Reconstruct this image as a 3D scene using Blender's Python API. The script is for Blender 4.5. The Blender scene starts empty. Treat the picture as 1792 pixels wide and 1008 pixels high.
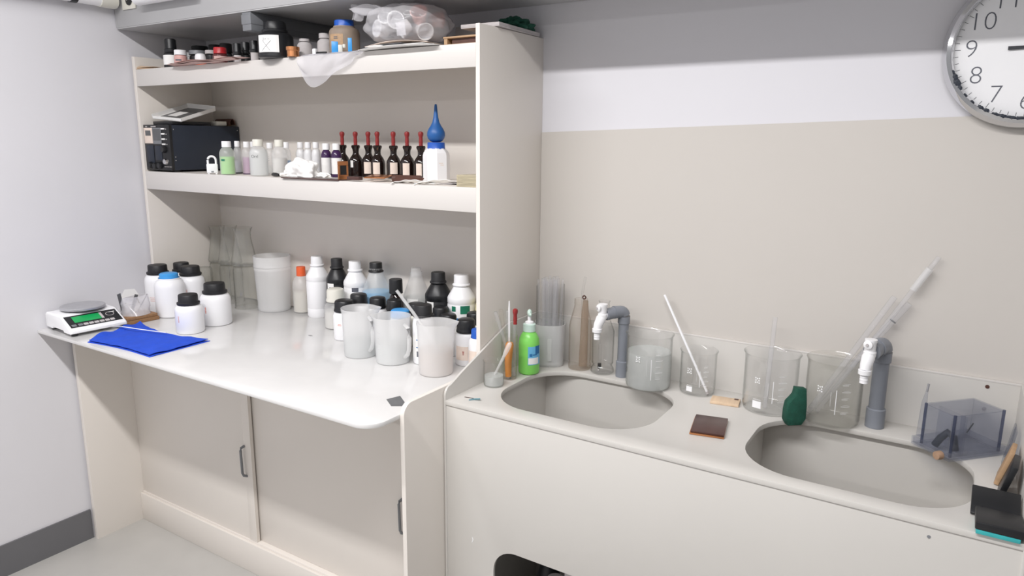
import bpy, bmesh, math, random
from mathutils import Vector, Matrix, noise
random.seed(7)
PI = math.pi
SC = bpy.context.scene
COL = SC.collection

# ------------------------------------------------------------------ camera
CAM = Vector((2.5409, -1.7949, 1.4241))
yaw, pit, rol = math.radians(32.3297), math.radians(11.6796), math.radians(0.463)
fwd = Vector((-math.sin(yaw)*math.cos(pit), math.cos(yaw)*math.cos(pit), -math.sin(pit)))
r0 = Vector((math.cos(yaw), math.sin(yaw), 0)); u0 = r0.cross(fwd)
rt = r0*math.cos(rol) + u0*math.sin(rol); up = -r0*math.sin(rol) + u0*math.cos(rol)
cd = bpy.data.cameras.new('camera'); cam = bpy.data.objects.new('camera', cd); COL.objects.link(cam)
cam.matrix_world = Matrix(((rt.x, up.x, -fwd.x, CAM.x), (rt.y, up.y, -fwd.y, CAM.y), (rt.z, up.z, -fwd.z, CAM.z), (0, 0, 0, 1)))
cd.sensor_width = 36; cd.sensor_fit = 'HORIZONTAL'; cd.lens = 1245.7461/1792*36; cd.clip_start = .02
SC.camera = cam

# ------------------------------------------------------------------ light and exposure
SC.view_settings.view_transform = 'Standard'; SC.view_settings.look = 'None'
SC.view_settings.gamma = 1; SC.view_settings.use_curve_mapping = False
SC.view_settings.exposure = -.07
SC.cycles.transparent_max_bounces = 48
SC.cycles.max_bounces = 10
SC.cycles.diffuse_bounces = 5
SC.cycles.caustics_reflective = False; SC.cycles.caustics_refractive = False
w = bpy.data.worlds.new('room_air'); SC.world = w; w.use_nodes = True
w.node_tree.nodes['Background'].inputs[0].default_value = (.97, .975, 1, 1)
w.node_tree.nodes['Background'].inputs[1].default_value = .40
def area(name, loc, sx, sy, power, col=(1, .985, .98)):
    l = bpy.data.lights.new(name, 'AREA'); l.shape = 'RECTANGLE'; l.size = sx; l.size_y = sy; l.energy = power; l.color = col
    o = bpy.data.objects.new(name, l); COL.objects.link(o); o.location = loc
    return o
area('ceiling_lamp_near', (1.6, -1.62, 2.44), 2.2, .10, 70)
area('ceiling_lamp_far', (1.3, -4.6, 2.44), 2.4, .16, 58)

# ------------------------------------------------------------------ materials
def lin(c):
    if isinstance(c, str): c = [int(c[i:i+2], 16)/255 for i in (0, 2, 4)]
    return tuple((v/12.92 if v <= .04045 else ((v+.055)/1.055)**2.4) for v in c)
MATS = {}
def mat(name, col, rough=.5, metal=0, spec=.5, var=.04, scale=8, bump=0, bscale=200, stretch=None):
    if name in MATS: return MATS[name]
    m = bpy.data.materials.new(name); m.use_nodes = True; nt = m.node_tree; b = nt.nodes['Principled BSDF']
    c = lin(col)
    b.inputs['Roughness'].default_value = rough; b.inputs['Metallic'].default_value = metal
    b.inputs['Specular IOR Level'].default_value = spec
    tc = nt.nodes.new('ShaderNodeTexCoord'); mp = nt.nodes.new('ShaderNodeMapping'); nt.links.new(tc.outputs['Object'], mp.inputs[0])
    if stretch: mp.inputs['Scale'].default_value = stretch
    n = nt.nodes.new('ShaderNodeTexNoise'); n.inputs['Scale'].default_value = scale; n.inputs['Detail'].default_value = 4
    nt.links.new(mp.outputs[0], n.inputs['Vector'])
    r = nt.nodes.new('ShaderNodeValToRGB')
    r.color_ramp.elements[0].color = tuple(max(0, v*(1-var)) for v in c)+(1,); r.color_ramp.elements[1].color = tuple(min(1, v*(1+var)) for v in c)+(1,)
    r.color_ramp.elements[0].position = .3; r.color_ramp.elements[1].position = .7
    nt.links.new(n.outputs['Fac'], r.inputs[0]); nt.links.new(r.outputs[0], b.inputs['Base Color'])
    if bump:
        n2 = nt.nodes.new('ShaderNodeTexNoise'); n2.inputs['Scale'].default_value = bscale; nt.links.new(mp.outputs[0], n2.inputs['Vector'])
        bp = nt.nodes.new('ShaderNodeBump'); bp.inputs['Strength'].default_value = bump; bp.inputs['Distance'].default_value = .002
        nt.links.new(n2.outputs['Fac'], bp.inputs['Height']); nt.links.new(bp.outputs[0], b.inputs['Normal'])
    MATS[name] = m; return m
def clear(name, col, edge, ior=1.45, rough=.03, milk=0, milkcol=(1, 1, 1), refl=1.0):
    """thin-walled clear stuff: transparent with darker rims, a fresnel sheen and an optional milky scatter"""
    if name in MATS: return MATS[name]
    m = bpy.data.materials.new(name); m.use_nodes = True; nt = m.node_tree
    for nd in list(nt.nodes):
        if nd.type != 'OUTPUT_MATERIAL': nt.nodes.remove(nd)
    out = [nd for nd in nt.nodes if nd.type == 'OUTPUT_MATERIAL'][0]
    N = nt.nodes.new; Lk = nt.links.new
    lw = N('ShaderNodeLayerWeight'); lw.inputs[0].default_value = .5
    rp = N('ShaderNodeValToRGB'); rp.color_ramp.elements[0].color = lin(col)+(1,); rp.color_ramp.elements[1].color = lin(edge)+(1,)
    rp.color_ramp.elements[0].position = .55
    Lk(lw.outputs['Facing'], rp.inputs[0])
    tr = N('ShaderNodeBsdfTransparent'); Lk(rp.outputs[0], tr.inputs[0])
    gl = N('ShaderNodeBsdfGlossy'); gl.inputs['Roughness'].default_value = rough
    lf = N('ShaderNodeLayerWeight'); lf.inputs[0].default_value = .5
    pw = N('ShaderNodeMath'); pw.operation = 'POWER'; pw.inputs[1].default_value = 4.5; Lk(lf.outputs['Facing'], pw.inputs[0])
    f0 = ((ior-1)/(ior+1))**2
    mu = N('ShaderNodeMath'); mu.operation = 'MULTIPLY_ADD'; mu.inputs[1].default_value = refl; mu.inputs[2].default_value = f0; Lk(pw.outputs[0], mu.inputs[0])
    cur = tr
    if milk:
        df = N('ShaderNodeBsdfDiffuse'); df.inputs[0].default_value = lin(milkcol)+(1,)
        tl = N('ShaderNodeBsdfTranslucent'); tl.inputs[0].default_value = lin(milkcol)+(1,)
        mm = N('ShaderNodeMixShader'); mm.inputs[0].default_value = .35; Lk(df.outputs[0], mm.inputs[1]); Lk(tl.outputs[0], mm.inputs[2])
        ms = N('ShaderNodeMixShader'); ms.inputs[0].default_value = milk; Lk(tr.outputs[0], ms.inputs[1]); Lk(mm.outputs[0], ms.inputs[2]); cur = ms
    mx = N('ShaderNodeMixShader'); Lk(mu.outputs[0], mx.inputs[0]); Lk(cur.outputs[0], mx.inputs[1]); Lk(gl.outputs[0], mx.inputs[2])
    Lk(mx.outputs[0], out.inputs[0]); MATS[name] = m; return m

M = dict(
 wall=mat('painted_wall', 'd9d8dc', .75, var=.012, scale=3, bump=.05, bscale=300),
 wallw=mat('white_wall', 'dcdbe0', .75, var=.01, scale=3),
 beige=mat('beige_board', 'cac5bf', .45, var=.012, scale=2),
 top=mat('worktop_sheet', 'd8d7d6', .12, var=.03, scale=9),
 pp=mat('beige_plastic_sheet', 'dfd9d2', .38, var=.012, scale=2),
 ppt=mat('pale_edge_sheet', 'd4d0cc', .35, var=.01, scale=2),
 sink=mat('sink_plastic_sheet', 'cac7c2', .35, var=.015, scale=4),
 floor=mat('grey_floor', 'b3b1ad', .35, var=.05, scale=5),
 bulk=mat('grey_bulkhead', 'b2b2b3', .5, var=.02),
 bulku=mat('dull_metal_sheet', 'bcbcbd', .3, .1, var=.03),
 basebd=mat('grey_baseboard', '68686b', .45, var=.02),
 black=mat('black_plastic', '17181b', .38, var=.1, scale=30),
 blackm=mat('matte_black_plastic', '1b1b1e', .5, var=.1, scale=30),
 white=mat('white_plastic', 'f0f0f2', .33, var=.01),
 whitem=mat('white_matte_plastic', 'ececee', .5, var=.015),
 paper=mat('white_paper', 'efeeec', .8, var=.02, scale=30),
 greypaper=mat('grey_paper', 'b9b4b4', .8, var=.05, scale=60),
 pinkpaper=mat('pink_paper', 'c9aaa4', .8, var=.08, scale=25),
 cream=mat('cream_label', 'e6d6ca', .7, var=.05, scale=60),
 bluecap=mat('light_blue_plastic', '3f9be0', .35, var=.03),
 dblue=mat('blue_plastic', '1f58b8', .35, var=.03),
 navy=mat('blue_rubber', '205a9c', .42, var=.05),
 red=mat('red_rubber', '8f2a2a', .4, var=.06, scale=60),
 redcap=mat('red_plastic', 'b5262c', .35, var=.05),
 orange=mat('orange_plastic', 'e2602f', .4, var=.04),
 amber=mat('dark_amber_glass', '1d1210', .08, var=.1, spec=.6),
 purple=mat('purple_plastic', '3b1f4c', .2, var=.06),
 copper=mat('copper', 'c98a5e', .28, .9, var=.06, scale=40),
 bronze=mat('brown_sheet', '4e3430', .3, .2, var=.12, scale=40),
 wood=mat('brown_wood', '8e6a48', .55, var=.16, scale=14, stretch=(1, 8, 8)),
 lwood=mat('light_wood', 'd9bfa2', .6, var=.08, scale=14, stretch=(8, 1, 8)),
 tan=mat('tan_wood', 'b0906f', .55, var=.12, scale=14, stretch=(1, 8, 8)),
 steel=mat('brushed_steel', 'b4b4b8', .36, .45, var=.06, scale=60),
 chrome=mat('chrome', 'd8d8da', .08, 1, var=.02),
 grey=mat('grey_plastic', '7a7c80', .4, var=.03),
 pipe=mat('grey_pvc', '83878f', .4, var=.03),
 blue=mat('blue_cloth', '1a4cca', .9, var=.08, scale=60, bump=.5, bscale=600),
 green=mat('dark_green_cloth', '14493a', .9, var=.2, scale=60, bump=.6, bscale=300),
 lcd=mat('green_display', '17a055', .3, var=.05, scale=30),
 soap=mat('green_soap', '86da66', .3, var=.06, scale=20),
 soapw=mat('pale_pump_plastic', 'cfe6dc', .4, var=.02),
 text=mat('dark_print', '33343a', .6, var=.02),
 tred=mat('red_print', 'd98a78', .6, var=.1, scale=100),
 tred2=mat('dark_red_print', 'a04a44', .6, var=.05),
 tgrey=mat('grey_print', '60626b', .6, var=.02),
 pvc_navy=mat('dark_blue_metal', '202734', .5, var=.05, scale=20),
 yellow=mat('pale_yellow_plastic', 'd8cf9c', .4, var=.03),
 ivory=mat('ivory_plastic', 'dcdad0', .45, var=.02),
 brownjar=mat('brown_powder', '8f8072', .6, var=.1, scale=40),
 pinkjar=mat('pink_plastic', 'd6a8a2', .45, var=.06, scale=40),
 maroon=mat('dark_red_glass', '5a2a2c', .2, var=.1),
 teal=mat('teal_plastic', '36a6a8', .4, var=.08, scale=30),
 tealtape=mat('teal_tape', '5f8c98', .5, var=.1),
 gtext=mat('green_print', '22775d', .5, var=.12, scale=60),
 btext=mat('blue_print', '2b6fa8', .5, var=.1),
 dfilm=mat('dark_film', '5b5c5e', .3, var=.12, scale=40),
 lglass=mat('light_blue_liquid', '6db6e0', .3, var=.04),
 gliq=mat('green_liquid', '93cf72', .35, var=.05),
 mliq=mat('mauve_liquid', 'b48fae', .35, var=.05),
 gryliq=mat('grey_liquid', 'b3b6bc', .35, var=.05),
 cliq=mat('cloudy_liquid', 'cfcdc8', .4, var=.04),
 bliq=mat('blue_liquid', '6a9cc4', .35, var=.05),
 oliq=mat('beige_liquid', 'c9c4b9', .4, var=.04),
 rock=mat('wood_plug', 'a98a72', .7, var=.15, scale=60),
 hair=mat('cocoa_leather', '51332a', .5, var=.15, scale=40),
 inner=mat('dark_inside', '2a2a2b', .8, var=.1),
 gold=mat('stacked_glass_edge', 'b3a98f', .3, var=.15, scale=20, stretch=(1, 1, 12)),
 glass=clear('clear_glass', 'fefefe', 'e6e8e7', refl=.7, milk=.012),
 glass2=clear('thick_clear_glass', 'fdfdfd', 'd6d9d7', refl=.8, milk=.02),
 brownst=clear('brown_stained_stick', 'f2ebe4', 'd0c0b0', milk=.30, milkcol='cdb9a6', refl=.4),
 glass3=clear('hazy_glass', 'fbfbfa', 'cfd2cf', refl=.95, milk=.085, milkcol='e8e8e4'),
 glassw=clear('bright_glass_tube', 'fdfdfe', 'd4d8dc', refl=1.0, milk=.12, milkcol='f4f5f8'),
 browng=clear('stained_glass', 'fdfcfb', 'e8e1da', milk=.03, milkcol='e6dcd2', refl=.5),
 frost=clear('frosted_plastic', 'fefefe', 'f2f3f6', milk=.40, milkcol='ffffff', rough=.25, refl=.35),
 frostg=clear('frosted_glass', 'fcfcfb', 'dededc', milk=.09, milkcol='e2e0dc', rough=.15, refl=.5),
 milky=clear('milky_plastic', 'fefefe', 'f4f5f8', milk=.32, milkcol='ffffff', rough=.3, refl=.4),
 film=clear('plastic_film', 'fefefe', 'ecebf0', milk=.26, milkcol='fbfaff', rough=.2, refl=.5),
 water=clear('water', 'fafcfc', 'd4dcdb', ior=1.33, milk=.08, milkcol='f2f6f6', refl=.6),
 cloudy=clear('cloudy_water', 'fcfdfd', 'dfe5e3', ior=1.33, milk=.48, milkcol='f6f9f8', refl=.7),
 bagfilm=clear('bag_film', 'fefefe', 'f0eff4', milk=.36, milkcol='fdfcff', rough=.2, refl=.5),
 pinkw=clear('pinkish_water', 'fbf6f2', 'ead9d0', ior=1.33, milk=.50, milkcol='f4e8e0'),
 smoke=clear('smoky_acrylic', 'f4f5f8', 'd2d5de', milk=.06, milkcol='c6cad4', refl=.6),
 smoked=clear('smoky_acrylic_edge', 'c0c4d2', '8a90a4', milk=.16, milkcol='7f86a0', refl=.5),
 orangeg=mat('orange_handle', 'd88a28', .4, var=.08, scale=20),
)

# ------------------------------------------------------------------ mesh helpers
def fin(bm, smooth=35):
    me = bpy.data.meshes.new('mesh'); bmesh.ops.recalc_face_normals(bm, faces=bm.faces); bm.to_mesh(me); bm.free()
    if smooth: me.shade_smooth(); me.set_sharp_from_angle(angle=math.radians(smooth))
    return me
def lathe(prof, n=28, rib=0, spout=None):
    """prof: list of (radius, z); ends on the axis close; rib modulates every other column; spout=(z0, push)"""
    bm = bmesh.new(); rings = []
    for (r, z) in prof:
        if r < 1e-6: rings.append([bm.verts.new((0, 0, z))]); continue
        row = []
        for i in range(n):
            a = 2*PI*i/n; rr = r*(1-rib*(i % 2))
            if spout and z > spout[0]:
                d = abs((a+PI) % (2*PI)-PI)
                k = max(0, 1-d/.5)**1.5*min(1, (z-spout[0])/(prof_top(prof)-spout[0]+1e-6))
                rr += spout[1]*k
            row.append(bm.verts.new((rr*math.cos(a), rr*math.sin(a), z)))
        rings.append(row)
    for A, B in zip(rings, rings[1:]):
        if len(A) == 1 and len(B) == 1: continue
        for i in range(n):
            j = (i+1) % n
            if len(A) == 1: bm.faces.new((A[0], B[i], B[j]))
            elif len(B) == 1: bm.faces.new((A[i], A[j], B[0]))
            else: bm.faces.new((A[i], A[j], B[j], B[i]))
    return fin(bm)
def prof_top(p): return max(z for _, z in p)
def shell(prof, t):
    """a vessel wall: out and back in again, t thick; prof starts on the axis at the base and ends at the rim"""
    inn = [(max(0, r-t), z+(t if i < 2 else 0)) for i, (r, z) in enumerate(prof)]
    inn[0] = (0, prof[0][1]+t)
    return prof+[(r, z) for r, z in reversed(inn)]
def liquid(prof, zl, t):
    out = [(0, prof[0][1]+t)]
    pr = prof[1:]
    for (a, b) in zip(pr, pr[1:]):
        out.append((max(.001, a[0]-t), max(a[1], prof[0][1]+t)))
        if b[1] >= zl:
            k = (zl-a[1])/(b[1]-a[1]+1e-9); out.append((a[0]+(b[0]-a[0])*k-t, zl)); break
    out.append((0, zl)); return out
def cube(bm, lo, hi, m=None):
    vs = [bm.verts.new((x, y, z)) for z in (lo[2], hi[2]) for x, y in ((lo[0], lo[1]), (hi[0], lo[1]), (hi[0], hi[1]), (lo[0], hi[1]))]
    if m: [setattr(v, 'co', m @ v.co) for v in vs]
    fs = [bm.faces.new([vs[i] for i in q]) for q in ((3, 2, 1, 0), (4, 5, 6, 7), (0, 1, 5, 4), (1, 2, 6, 5), (2, 3, 7, 6), (3, 0, 4, 7))]
    return vs, fs
def box(lo, hi, bev=.001, seg=2):
    bm = bmesh.new(); cube(bm, lo, hi)
    if bev: bmesh.ops.bevel(bm, geom=bm.edges[:], offset=bev, segments=seg, affect='EDGES', profile=.5)
    return fin(bm)
def boxes(lst, bev=0):
    bm = bmesh.new()
    for lo, hi in lst: cube(bm, lo, hi)
    if bev: bmesh.ops.bevel(bm, geom=bm.edges[:], offset=bev, segments=1, affect='EDGES')
    return fin(bm)
def tube(path, r, n=12, cap=True, hollow=0):
    """round bar along a polyline; r a number or a list"""
    bm = bmesh.new(); P = [Vector(p) for p in path]; rings = []
    up = Vector((0, 0, 1))
    for i, p in enumerate(P):
        d = (P[min(i+1, len(P)-1)]-P[max(i-1, 0)]).normalized()
        a = d.cross(up) if abs(d.dot(up)) < .98 else d.cross(Vector((1, 0, 0)))
        a.normalize(); b = d.cross(a)
        rr = r[i] if isinstance(r, (list, tuple)) else r
        rings.append([bm.verts.new(p+(a*math.cos(2*PI*k/n)+b*math.sin(2*PI*k/n))*rr) for k in range(n)])
    for A, B in zip(rings, rings[1:]):
        for k in range(n): bm.faces.new((A[k], A[(k+1) % n], B[(k+1) % n], B[k]))
    if cap:
        bm.faces.new(rings[0]); bm.faces.new(rings[-1])
    return fin(bm)
def arc(c, r, a0, a1, n, plane='xz'):
    o = []
    for i in range(n+1):
        a = a0+(a1-a0)*i/n; u, v = r*math.cos(a), r*math.sin(a)
        o.append((c[0]+u, c[1], c[2]+v) if plane == 'xz' else (c[0], c[1]+u, c[2]+v) if plane == 'yz' else (c[0]+u, c[1]+v, c[2]))
    return o
def plate(loops, t, axis='z', off=0, bev=0):
    """flat plate of thickness t from 2D outlines (first outer, others holes); axis is the plate normal, off its low side"""
    cu = bpy.data.curves.new('outline', 'CURVE'); cu.dimensions = '2D'; cu.fill_mode = 'BOTH'; cu.extrude = t/2-bev; cu.bevel_depth = bev; cu.bevel_resolution = 1
    for lp in loops:
        s = cu.splines.new('POLY'); s.points.add(len(lp)-1); s.use_cyclic_u = True
        for p, q in zip(s.points, lp): p.co = (q[0], q[1], 0, 1)
    ob = bpy.data.objects.new('outline', cu); me = bpy.data.meshes.new_from_object(ob); bpy.data.objects.remove(ob); bpy.data.curves.remove(cu)
    for v in me.vertices:
        a, b, c = v.co; c += t/2+off
        v.co = (a, b, c) if axis == 'z' else (c, a, b) if axis == 'x' else (a, c, b)
    bm = bmesh.new(); bm.from_mesh(me); bpy.data.meshes.remove(me); bmesh.ops.remove_doubles(bm, verts=bm.verts, dist=1e-5)
    return fin(bm)
def rrect(x0, x1, y0, y1, r, n=7):
    o = []
    for cx, cy, a in ((x1-r, y0+r, -PI/2), (x1-r, y1-r, 0), (x0+r, y1-r, PI/2), (x0+r, y0+r, PI)):
        o += [(cx+r*math.cos(a+PI/2*i/n), cy+r*math.sin(a+PI/2*i/n)) for i in range(n+1)]
    return o
def thicken(bm, t):
    """give an open sheet a thickness t along its vertex normals"""
    bm.normal_update(); fs = bm.faces[:]; vs = bm.verts[:]; edge = [e for e in bm.edges if len(e.link_faces) == 1]
    tw = {v: bm.verts.new(v.co-v.normal*t) for v in vs}
    rim = [(e.verts[0], e.verts[1]) for e in edge]
    for f in fs: bm.faces.new([tw[v] for v in reversed(f.verts)])
    for a, b in rim: bm.faces.new((a, b, tw[b], tw[a]))
def patch(r, a0, a1, z0, z1, n=8, taper=None):
    """label wrapped round a cylinder of radius r (radius can change upward with taper)"""
    bm = bmesh.new(); rows = []
    for z, rr in ((z0, r), (z1, taper or r)):
        rows.append([bm.verts.new((rr*math.cos(a0+(a1-a0)*i/n), rr*math.sin(a0+(a1-a0)*i/n), z)) for i in range(n+1)])
    for i in range(n): bm.faces.new((rows[0][i], rows[0][i+1], rows[1][i+1], rows[1][i]))
    thicken(bm, .0002)
    return fin(bm)
def textmesh(s, size, wrap=None, thin=0, ext=.0002, font_align='CENTER'):
    cu = bpy.data.curves.new('lettering', 'FONT'); cu.body = s; cu.size = size; cu.align_x = font_align; cu.align_y = 'CENTER'; cu.extrude = ext; cu.offset = thin; cu.resolution_u = 4
    ob = bpy.data.objects.new('lettering', cu); me = bpy.data.meshes.new_from_object(ob); bpy.data.objects.remove(ob); bpy.data.curves.remove(cu)
    return me
def wraptext(me, r, ang, z):
    for v in me.vertices:
        a = ang+v.co.x/r; rr = r+v.co.z; v.co = (rr*math.cos(a), rr*math.sin(a), z+v.co.y)
    return me
def xf(me, m): me.transform(m); return me
def sheet(nx, ny, fn, t=.0006):
    """thin sheet with thickness t; fn(u, v) gives a point"""
    bm = bmesh.new(); g = [[bm.verts.new(fn(i/nx, j/ny)) for j in range(ny+1)] for i in range(nx+1)]
    for i in range(nx):
        for j in range(ny): bm.faces.new((g[i][j], g[i+1][j], g[i+1][j+1], g[i][j+1]))
    if t: thicken(bm, t)
    return fin(bm, 60)
def blob(rx, ry, rz, amp, freq, seed, sub=4, flat=None):
    bm = bmesh.new(); bmesh.ops.create_icosphere(bm, subdivisions=sub, radius=1)
    for v in bm.verts:
        n = noise.noise(v.co*freq+Vector((seed, seed*2, 0)))+.5*noise.noise(v.co*freq*2.3+Vector((0, seed, seed)))
        k = 1+amp*n; v.co = Vector((v.co.x*rx*k, v.co.y*ry*k, v.co.z*rz*k))
        if flat is not None and v.co.z < flat: v.co.z = flat
    return fin(bm, 60)

# ------------------------------------------------------------------ object helpers
def link(name, data, parent=None, m=None):
    o = bpy.data.objects.new(name, data); COL.objects.link(o)
    if parent: o.parent = parent
    if m and data: data.materials.clear(); data.materials.append(M[m] if isinstance(m, str) else m)
    return o
def part(name, me, m, parent, loc=None, rot=None, label=None):
    o = link(name, me, parent, m)
    if loc: o.location = loc
    if rot: o.rotation_euler = rot
    if label: o['label'] = label
    return o
def tag(o, label, cat, group=None, kind=None):
    o['label'] = label; o['category'] = cat
    if group: o['group'] = group
    if kind: o['kind'] = kind
    return o
def thing(name, label, cat, loc=(0, 0, 0), rz=0, group=None, rot=None):
    o = link(name, None); o.location = loc; o.rotation_euler = rot or (0, 0, rz); o.empty_display_size = .02
    return tag(o, label, cat, group)
def single(name, me, m, label, cat, loc=(0, 0, 0), rz=0, group=None, rot=None):
    o = link(name, me, None, m); o.location = loc; o.rotation_euler = rot or (0, 0, rz)
    return tag(o, label, cat, group)
def struct(name, me, m, label=None):
    o = link(name, me, None, m); o['kind'] = 'structure'
    if label: o['label'] = label
    return o
def facing(x, y): return math.atan2(CAM.y-y, CAM.x-x)
# ------------------------------------------------------------------ the room
struct('floor', box((0, -5, -.05), (4.5, 0, 0), 0), 'floor', 'smooth pale grey floor')
struct('wall_left', box((-.1, -5, -.05), (0, .1, 2.8), 0), 'wall', 'pale cool grey painted wall')
struct('wall_back', box((0, 0, -.05), (4.5, .1, 2.8), 0), 'wallw', 'white painted wall behind the shelves and sink')
struct('ceiling', box((-.1, -5, 2.47), (4.5, .1, 2.57), 0), 'wallw', 'white ceiling')
struct('baseboard_left', plate([[(-5, 0), (-.6186, 0), (-.6186, .107), (-.6196, .111), (-5, .111)]], .006, 'x', .0003), 'basebd', 'dark grey baseboard along the left wall')
def beige_top(x): return 1.4484+.0323*(x-1.5045)
struct('trim_1', plate([[(1.5028, 0), (4.4, 0), (4.4, beige_top(4.4)), (1.5028, beige_top(1.5028))]], .004, 'y', -.0042), 'beige', 'beige board lining the lower part of the back wall')
# the boxed-in duct under the ceiling
bk = struct('ceiling_bulkhead', box((.004, -.3486, 1.793), (4.4, -.001, 2.465), .002), 'bulk', 'grey boxed bulkhead running above the shelves')
part('underside', box((.006, -.347, 1.790), (4.39, -.003, 1.7928), 0), 'bulku', bk, label='dull grey metal underside')

# trunking that hangs under the duct, front to back
t = thing('cable_trunking', 'grey cable trunking hanging front to back under the bulkhead', 'trunking', (.688, -.18, 1.737))
part('body', box((-.020, -.165, 0), (.020, .165, .0525), .002), 'grey', t)
part('cover', box((-.0215, -.167, .018), (.0215, .167, .046), .0015), 'grey', t)
# pipe lagging along the left wall
t = thing('white_pipe', 'white pipe with black strap along the top of the left wall', 'pipe', (.035, -.36, 1.876))
part('tube', xf(lathe([(0, 0), (.024, 0), (.024, 3.4), (0, 3.4)], 24), Matrix.Rotation(PI/2, 4, 'X')), 'white', t, (0, -.055, 0))
part('end_cap', xf(lathe([(0, 0), (.0245, 0), (.0265, .006), (.0265, .056), (0, .056)], 24), Matrix.Rotation(PI/2, 4, 'X')), 'ivory', t, (0, 0, 0), label='ivory end cap')
part('strap', xf(lathe([(.0242, 0), (.0262, 0), (.0262, .02), (.0242, .02), (.0242, 0)], 24), Matrix.Rotation(PI/2, 4, 'X')), 'black', t, (0, -.13, 0), label='black strap')
t = thing('wall_socket', 'white plate with round black socket at the bulkhead corner', 'socket', (.1, -.3492, 1.872))
part('plate', box((-.038, -.005, -.026), (.038, 0, .05), .002), 'ivory', t)
part('knob', xf(lathe([(0, 0), (.0165, 0), (.0165, .004), (.011, .007), (.0035, .007), (.003, .0085), (0, .0085)], 28), Matrix.Rotation(PI/2, 4, 'X')), 'blackm', t, (.008, -.005, .002), label='black round socket with a bright centre')
part('screw', xf(lathe([(0, 0), (.003, 0), (.002, .0012), (0, .0014)], 12), Matrix.Rotation(PI/2, 4, 'X')), 'chrome', t, (.008, -.0134, .002))
t = thing('roll_tube', 'white roll fixed along the front of the bulkhead', 'tube', (.19, -.377, 1.868))
part('roll', xf(lathe([(0, 0), (.018, 0), (.0225, .004), (.0225, .3), (0, .3)], 28), Matrix.Rotation(PI/2, 4, 'Y')), 'whitem', t)
part('end_disc', xf(lathe([(0, 0), (.012, 0), (.0135, .002), (0, .002)], 24), Matrix.Rotation(PI/2, 4, 'Y')), 'ivory', t, (-.002, 0, 0))
part('bracket', box((.05, .0215, -.008), (.09, .0275, .008), .001), 'ivory', t)

# ------------------------------------------------------------------ bench with shelves
bench = thing('shelf_cabinet', 'beige bench cabinet with two open shelves and sliding doors', 'cabinet', (0, 0, 0))
def side_outline(lip):
    yb = -.001 if lip else -.012
    o = [(yb, 0), (-.6156, 0)]
    if lip:
        r = .028; zt = .8243
        o += [(-.6156+r-r*math.cos(a), zt-r+r*math.sin(a)) for a in [PI/2*i/8 for i in range(9)]]
        r = .02
        o += [(-.308-r+r*math.sin(a), zt+r-r*math.cos(a)) for a in [PI/2*i/6 for i in range(7)]]
    else: o += [(-.6156, .787), (-.3085, .787), (-.308, .801)]
    return o+[(-.308, 1.7014), (yb, 1.7014)]
part('side_panel', plate([side_outline(False)], .017, 'x', .012, .0012), 'pp', bench)
part('side_panel', plate([side_outline(True)], .0126, 'x', 1.4898, .0012), 'pp', bench)
part('back_panel', box((.029, -.012, .801), (1.4898, -.001, 1.66), 0), 'pp', bench)
for zb, zt in ((1.2433, 1.3065), (1.6012, 1.6578)):
    s = part('shelf', box((.0292, -.300, zt-.014), (1.4896, -.0122, zt), .0005), 'pp', bench)
    part('fascia', box((.0292, -.3085, zb), (1.4896, -.300, zt+.0004), .001), 'ppt', s, label='pale front board of the shelf')
part('cabinet_floor', box((.0292, -.399, .085), (1.4896, -.02, .1), 0), 'pp', bench)
part('kickboard', box((.0292, -.4471, 0), (1.4896, -.437, .108), .0015), 'pp', bench)
part('bottom_rail', box((.0292, -.4368, .0), (1.4896, -.3995, .113), .001), 'pp', bench)
part('top_rail', box((.0292, -.4471, .745), (1.4896, -.40, .7868), .001), 'pp', bench)
for i, (x0, x1, y, hx) in enumerate(((.0292, .690, -.4335, .659), (.655, 1.4896, -.4195, 1.3175))):
    d = part('door', box((x0, y, .1135), (x1, y+.010, .744), .0008), 'pp', bench)
    if i == 0: part('edge_strip', box((.655, y-.0028, .1135), (.6905, y, .744), .0008), 'pp', d)
    yy = y-(.0028 if i == 0 else 0)
    part('handle', tube([(hx, yy+.001, .449), (hx-.004, yy-.010, .444), (hx-.004, yy-.0125, .436), (hx-.002, yy-.0125, .358), (hx, yy-.010, .349), (hx+.004, yy+.001, .344)], .0042, 10), 'grey', d, label='grey pull handle')
# worktop, rounded at the free corner
r = .05
o = [(.0026, -.7105)]+[(1.4874-r+r*math.sin(a), -.7105+r-r*math.cos(a)) for a in [PI/2*i/10 for i in range(11)]]+[(1.4874, -.0148), (.0318, -.0148), (.0318, -.3112), (.0026, -.3112)]
single('bench_worktop', plate([o], .0112, 'z', .7888, .002), 'top', 'glossy off-white bench worktop with a rounded front corner', 'worktop')
# ------------------------------------------------------------------ sink unit
SX0, SX1, SF, SZ = 1.5045, 2.6846, -.470, .7934
su = thing('sink_unit', 'beige plastic double sink unit with splash edges along the back', 'sink', (0, 0, 0))
HOLE1 = rrect(1.586, 1.997, -.420, -.093, .118, 10); HOLE2 = rrect(2.203, 2.618, -.432, -.107, .12, 10)
part('counter', plate([[(SX0+.0065, SF), (SX1, SF), (SX1, -.0125), (SX0+.0065, -.0125)], HOLE1, HOLE2], .012, 'z', SZ-.012, .0012), 'sink', su)
part('front_panel', plate([[(SX0+.0065, 0), (SX1+.006, 0), (SX1+.006, .7812), (SX0+.0065, .7812)], rrect(1.652, 2.36, .06, .44, .065, 8)], .008, 'y', SF+.0015, .001), 'sink', su)
def splash():
    rr = .022; z0 = .826
    o = [(-.0125, 0), (SF, 0)]+[(SF+rr-rr*math.cos(a), z0-rr+rr*math.sin(a)) for a in [PI/2*i/6 for i in range(7)]]
    return o+[(-.40, .8465), (-.22, .914), (-.19, .9255), (-.17, .9285), (-.0125, .9285)]
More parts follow.
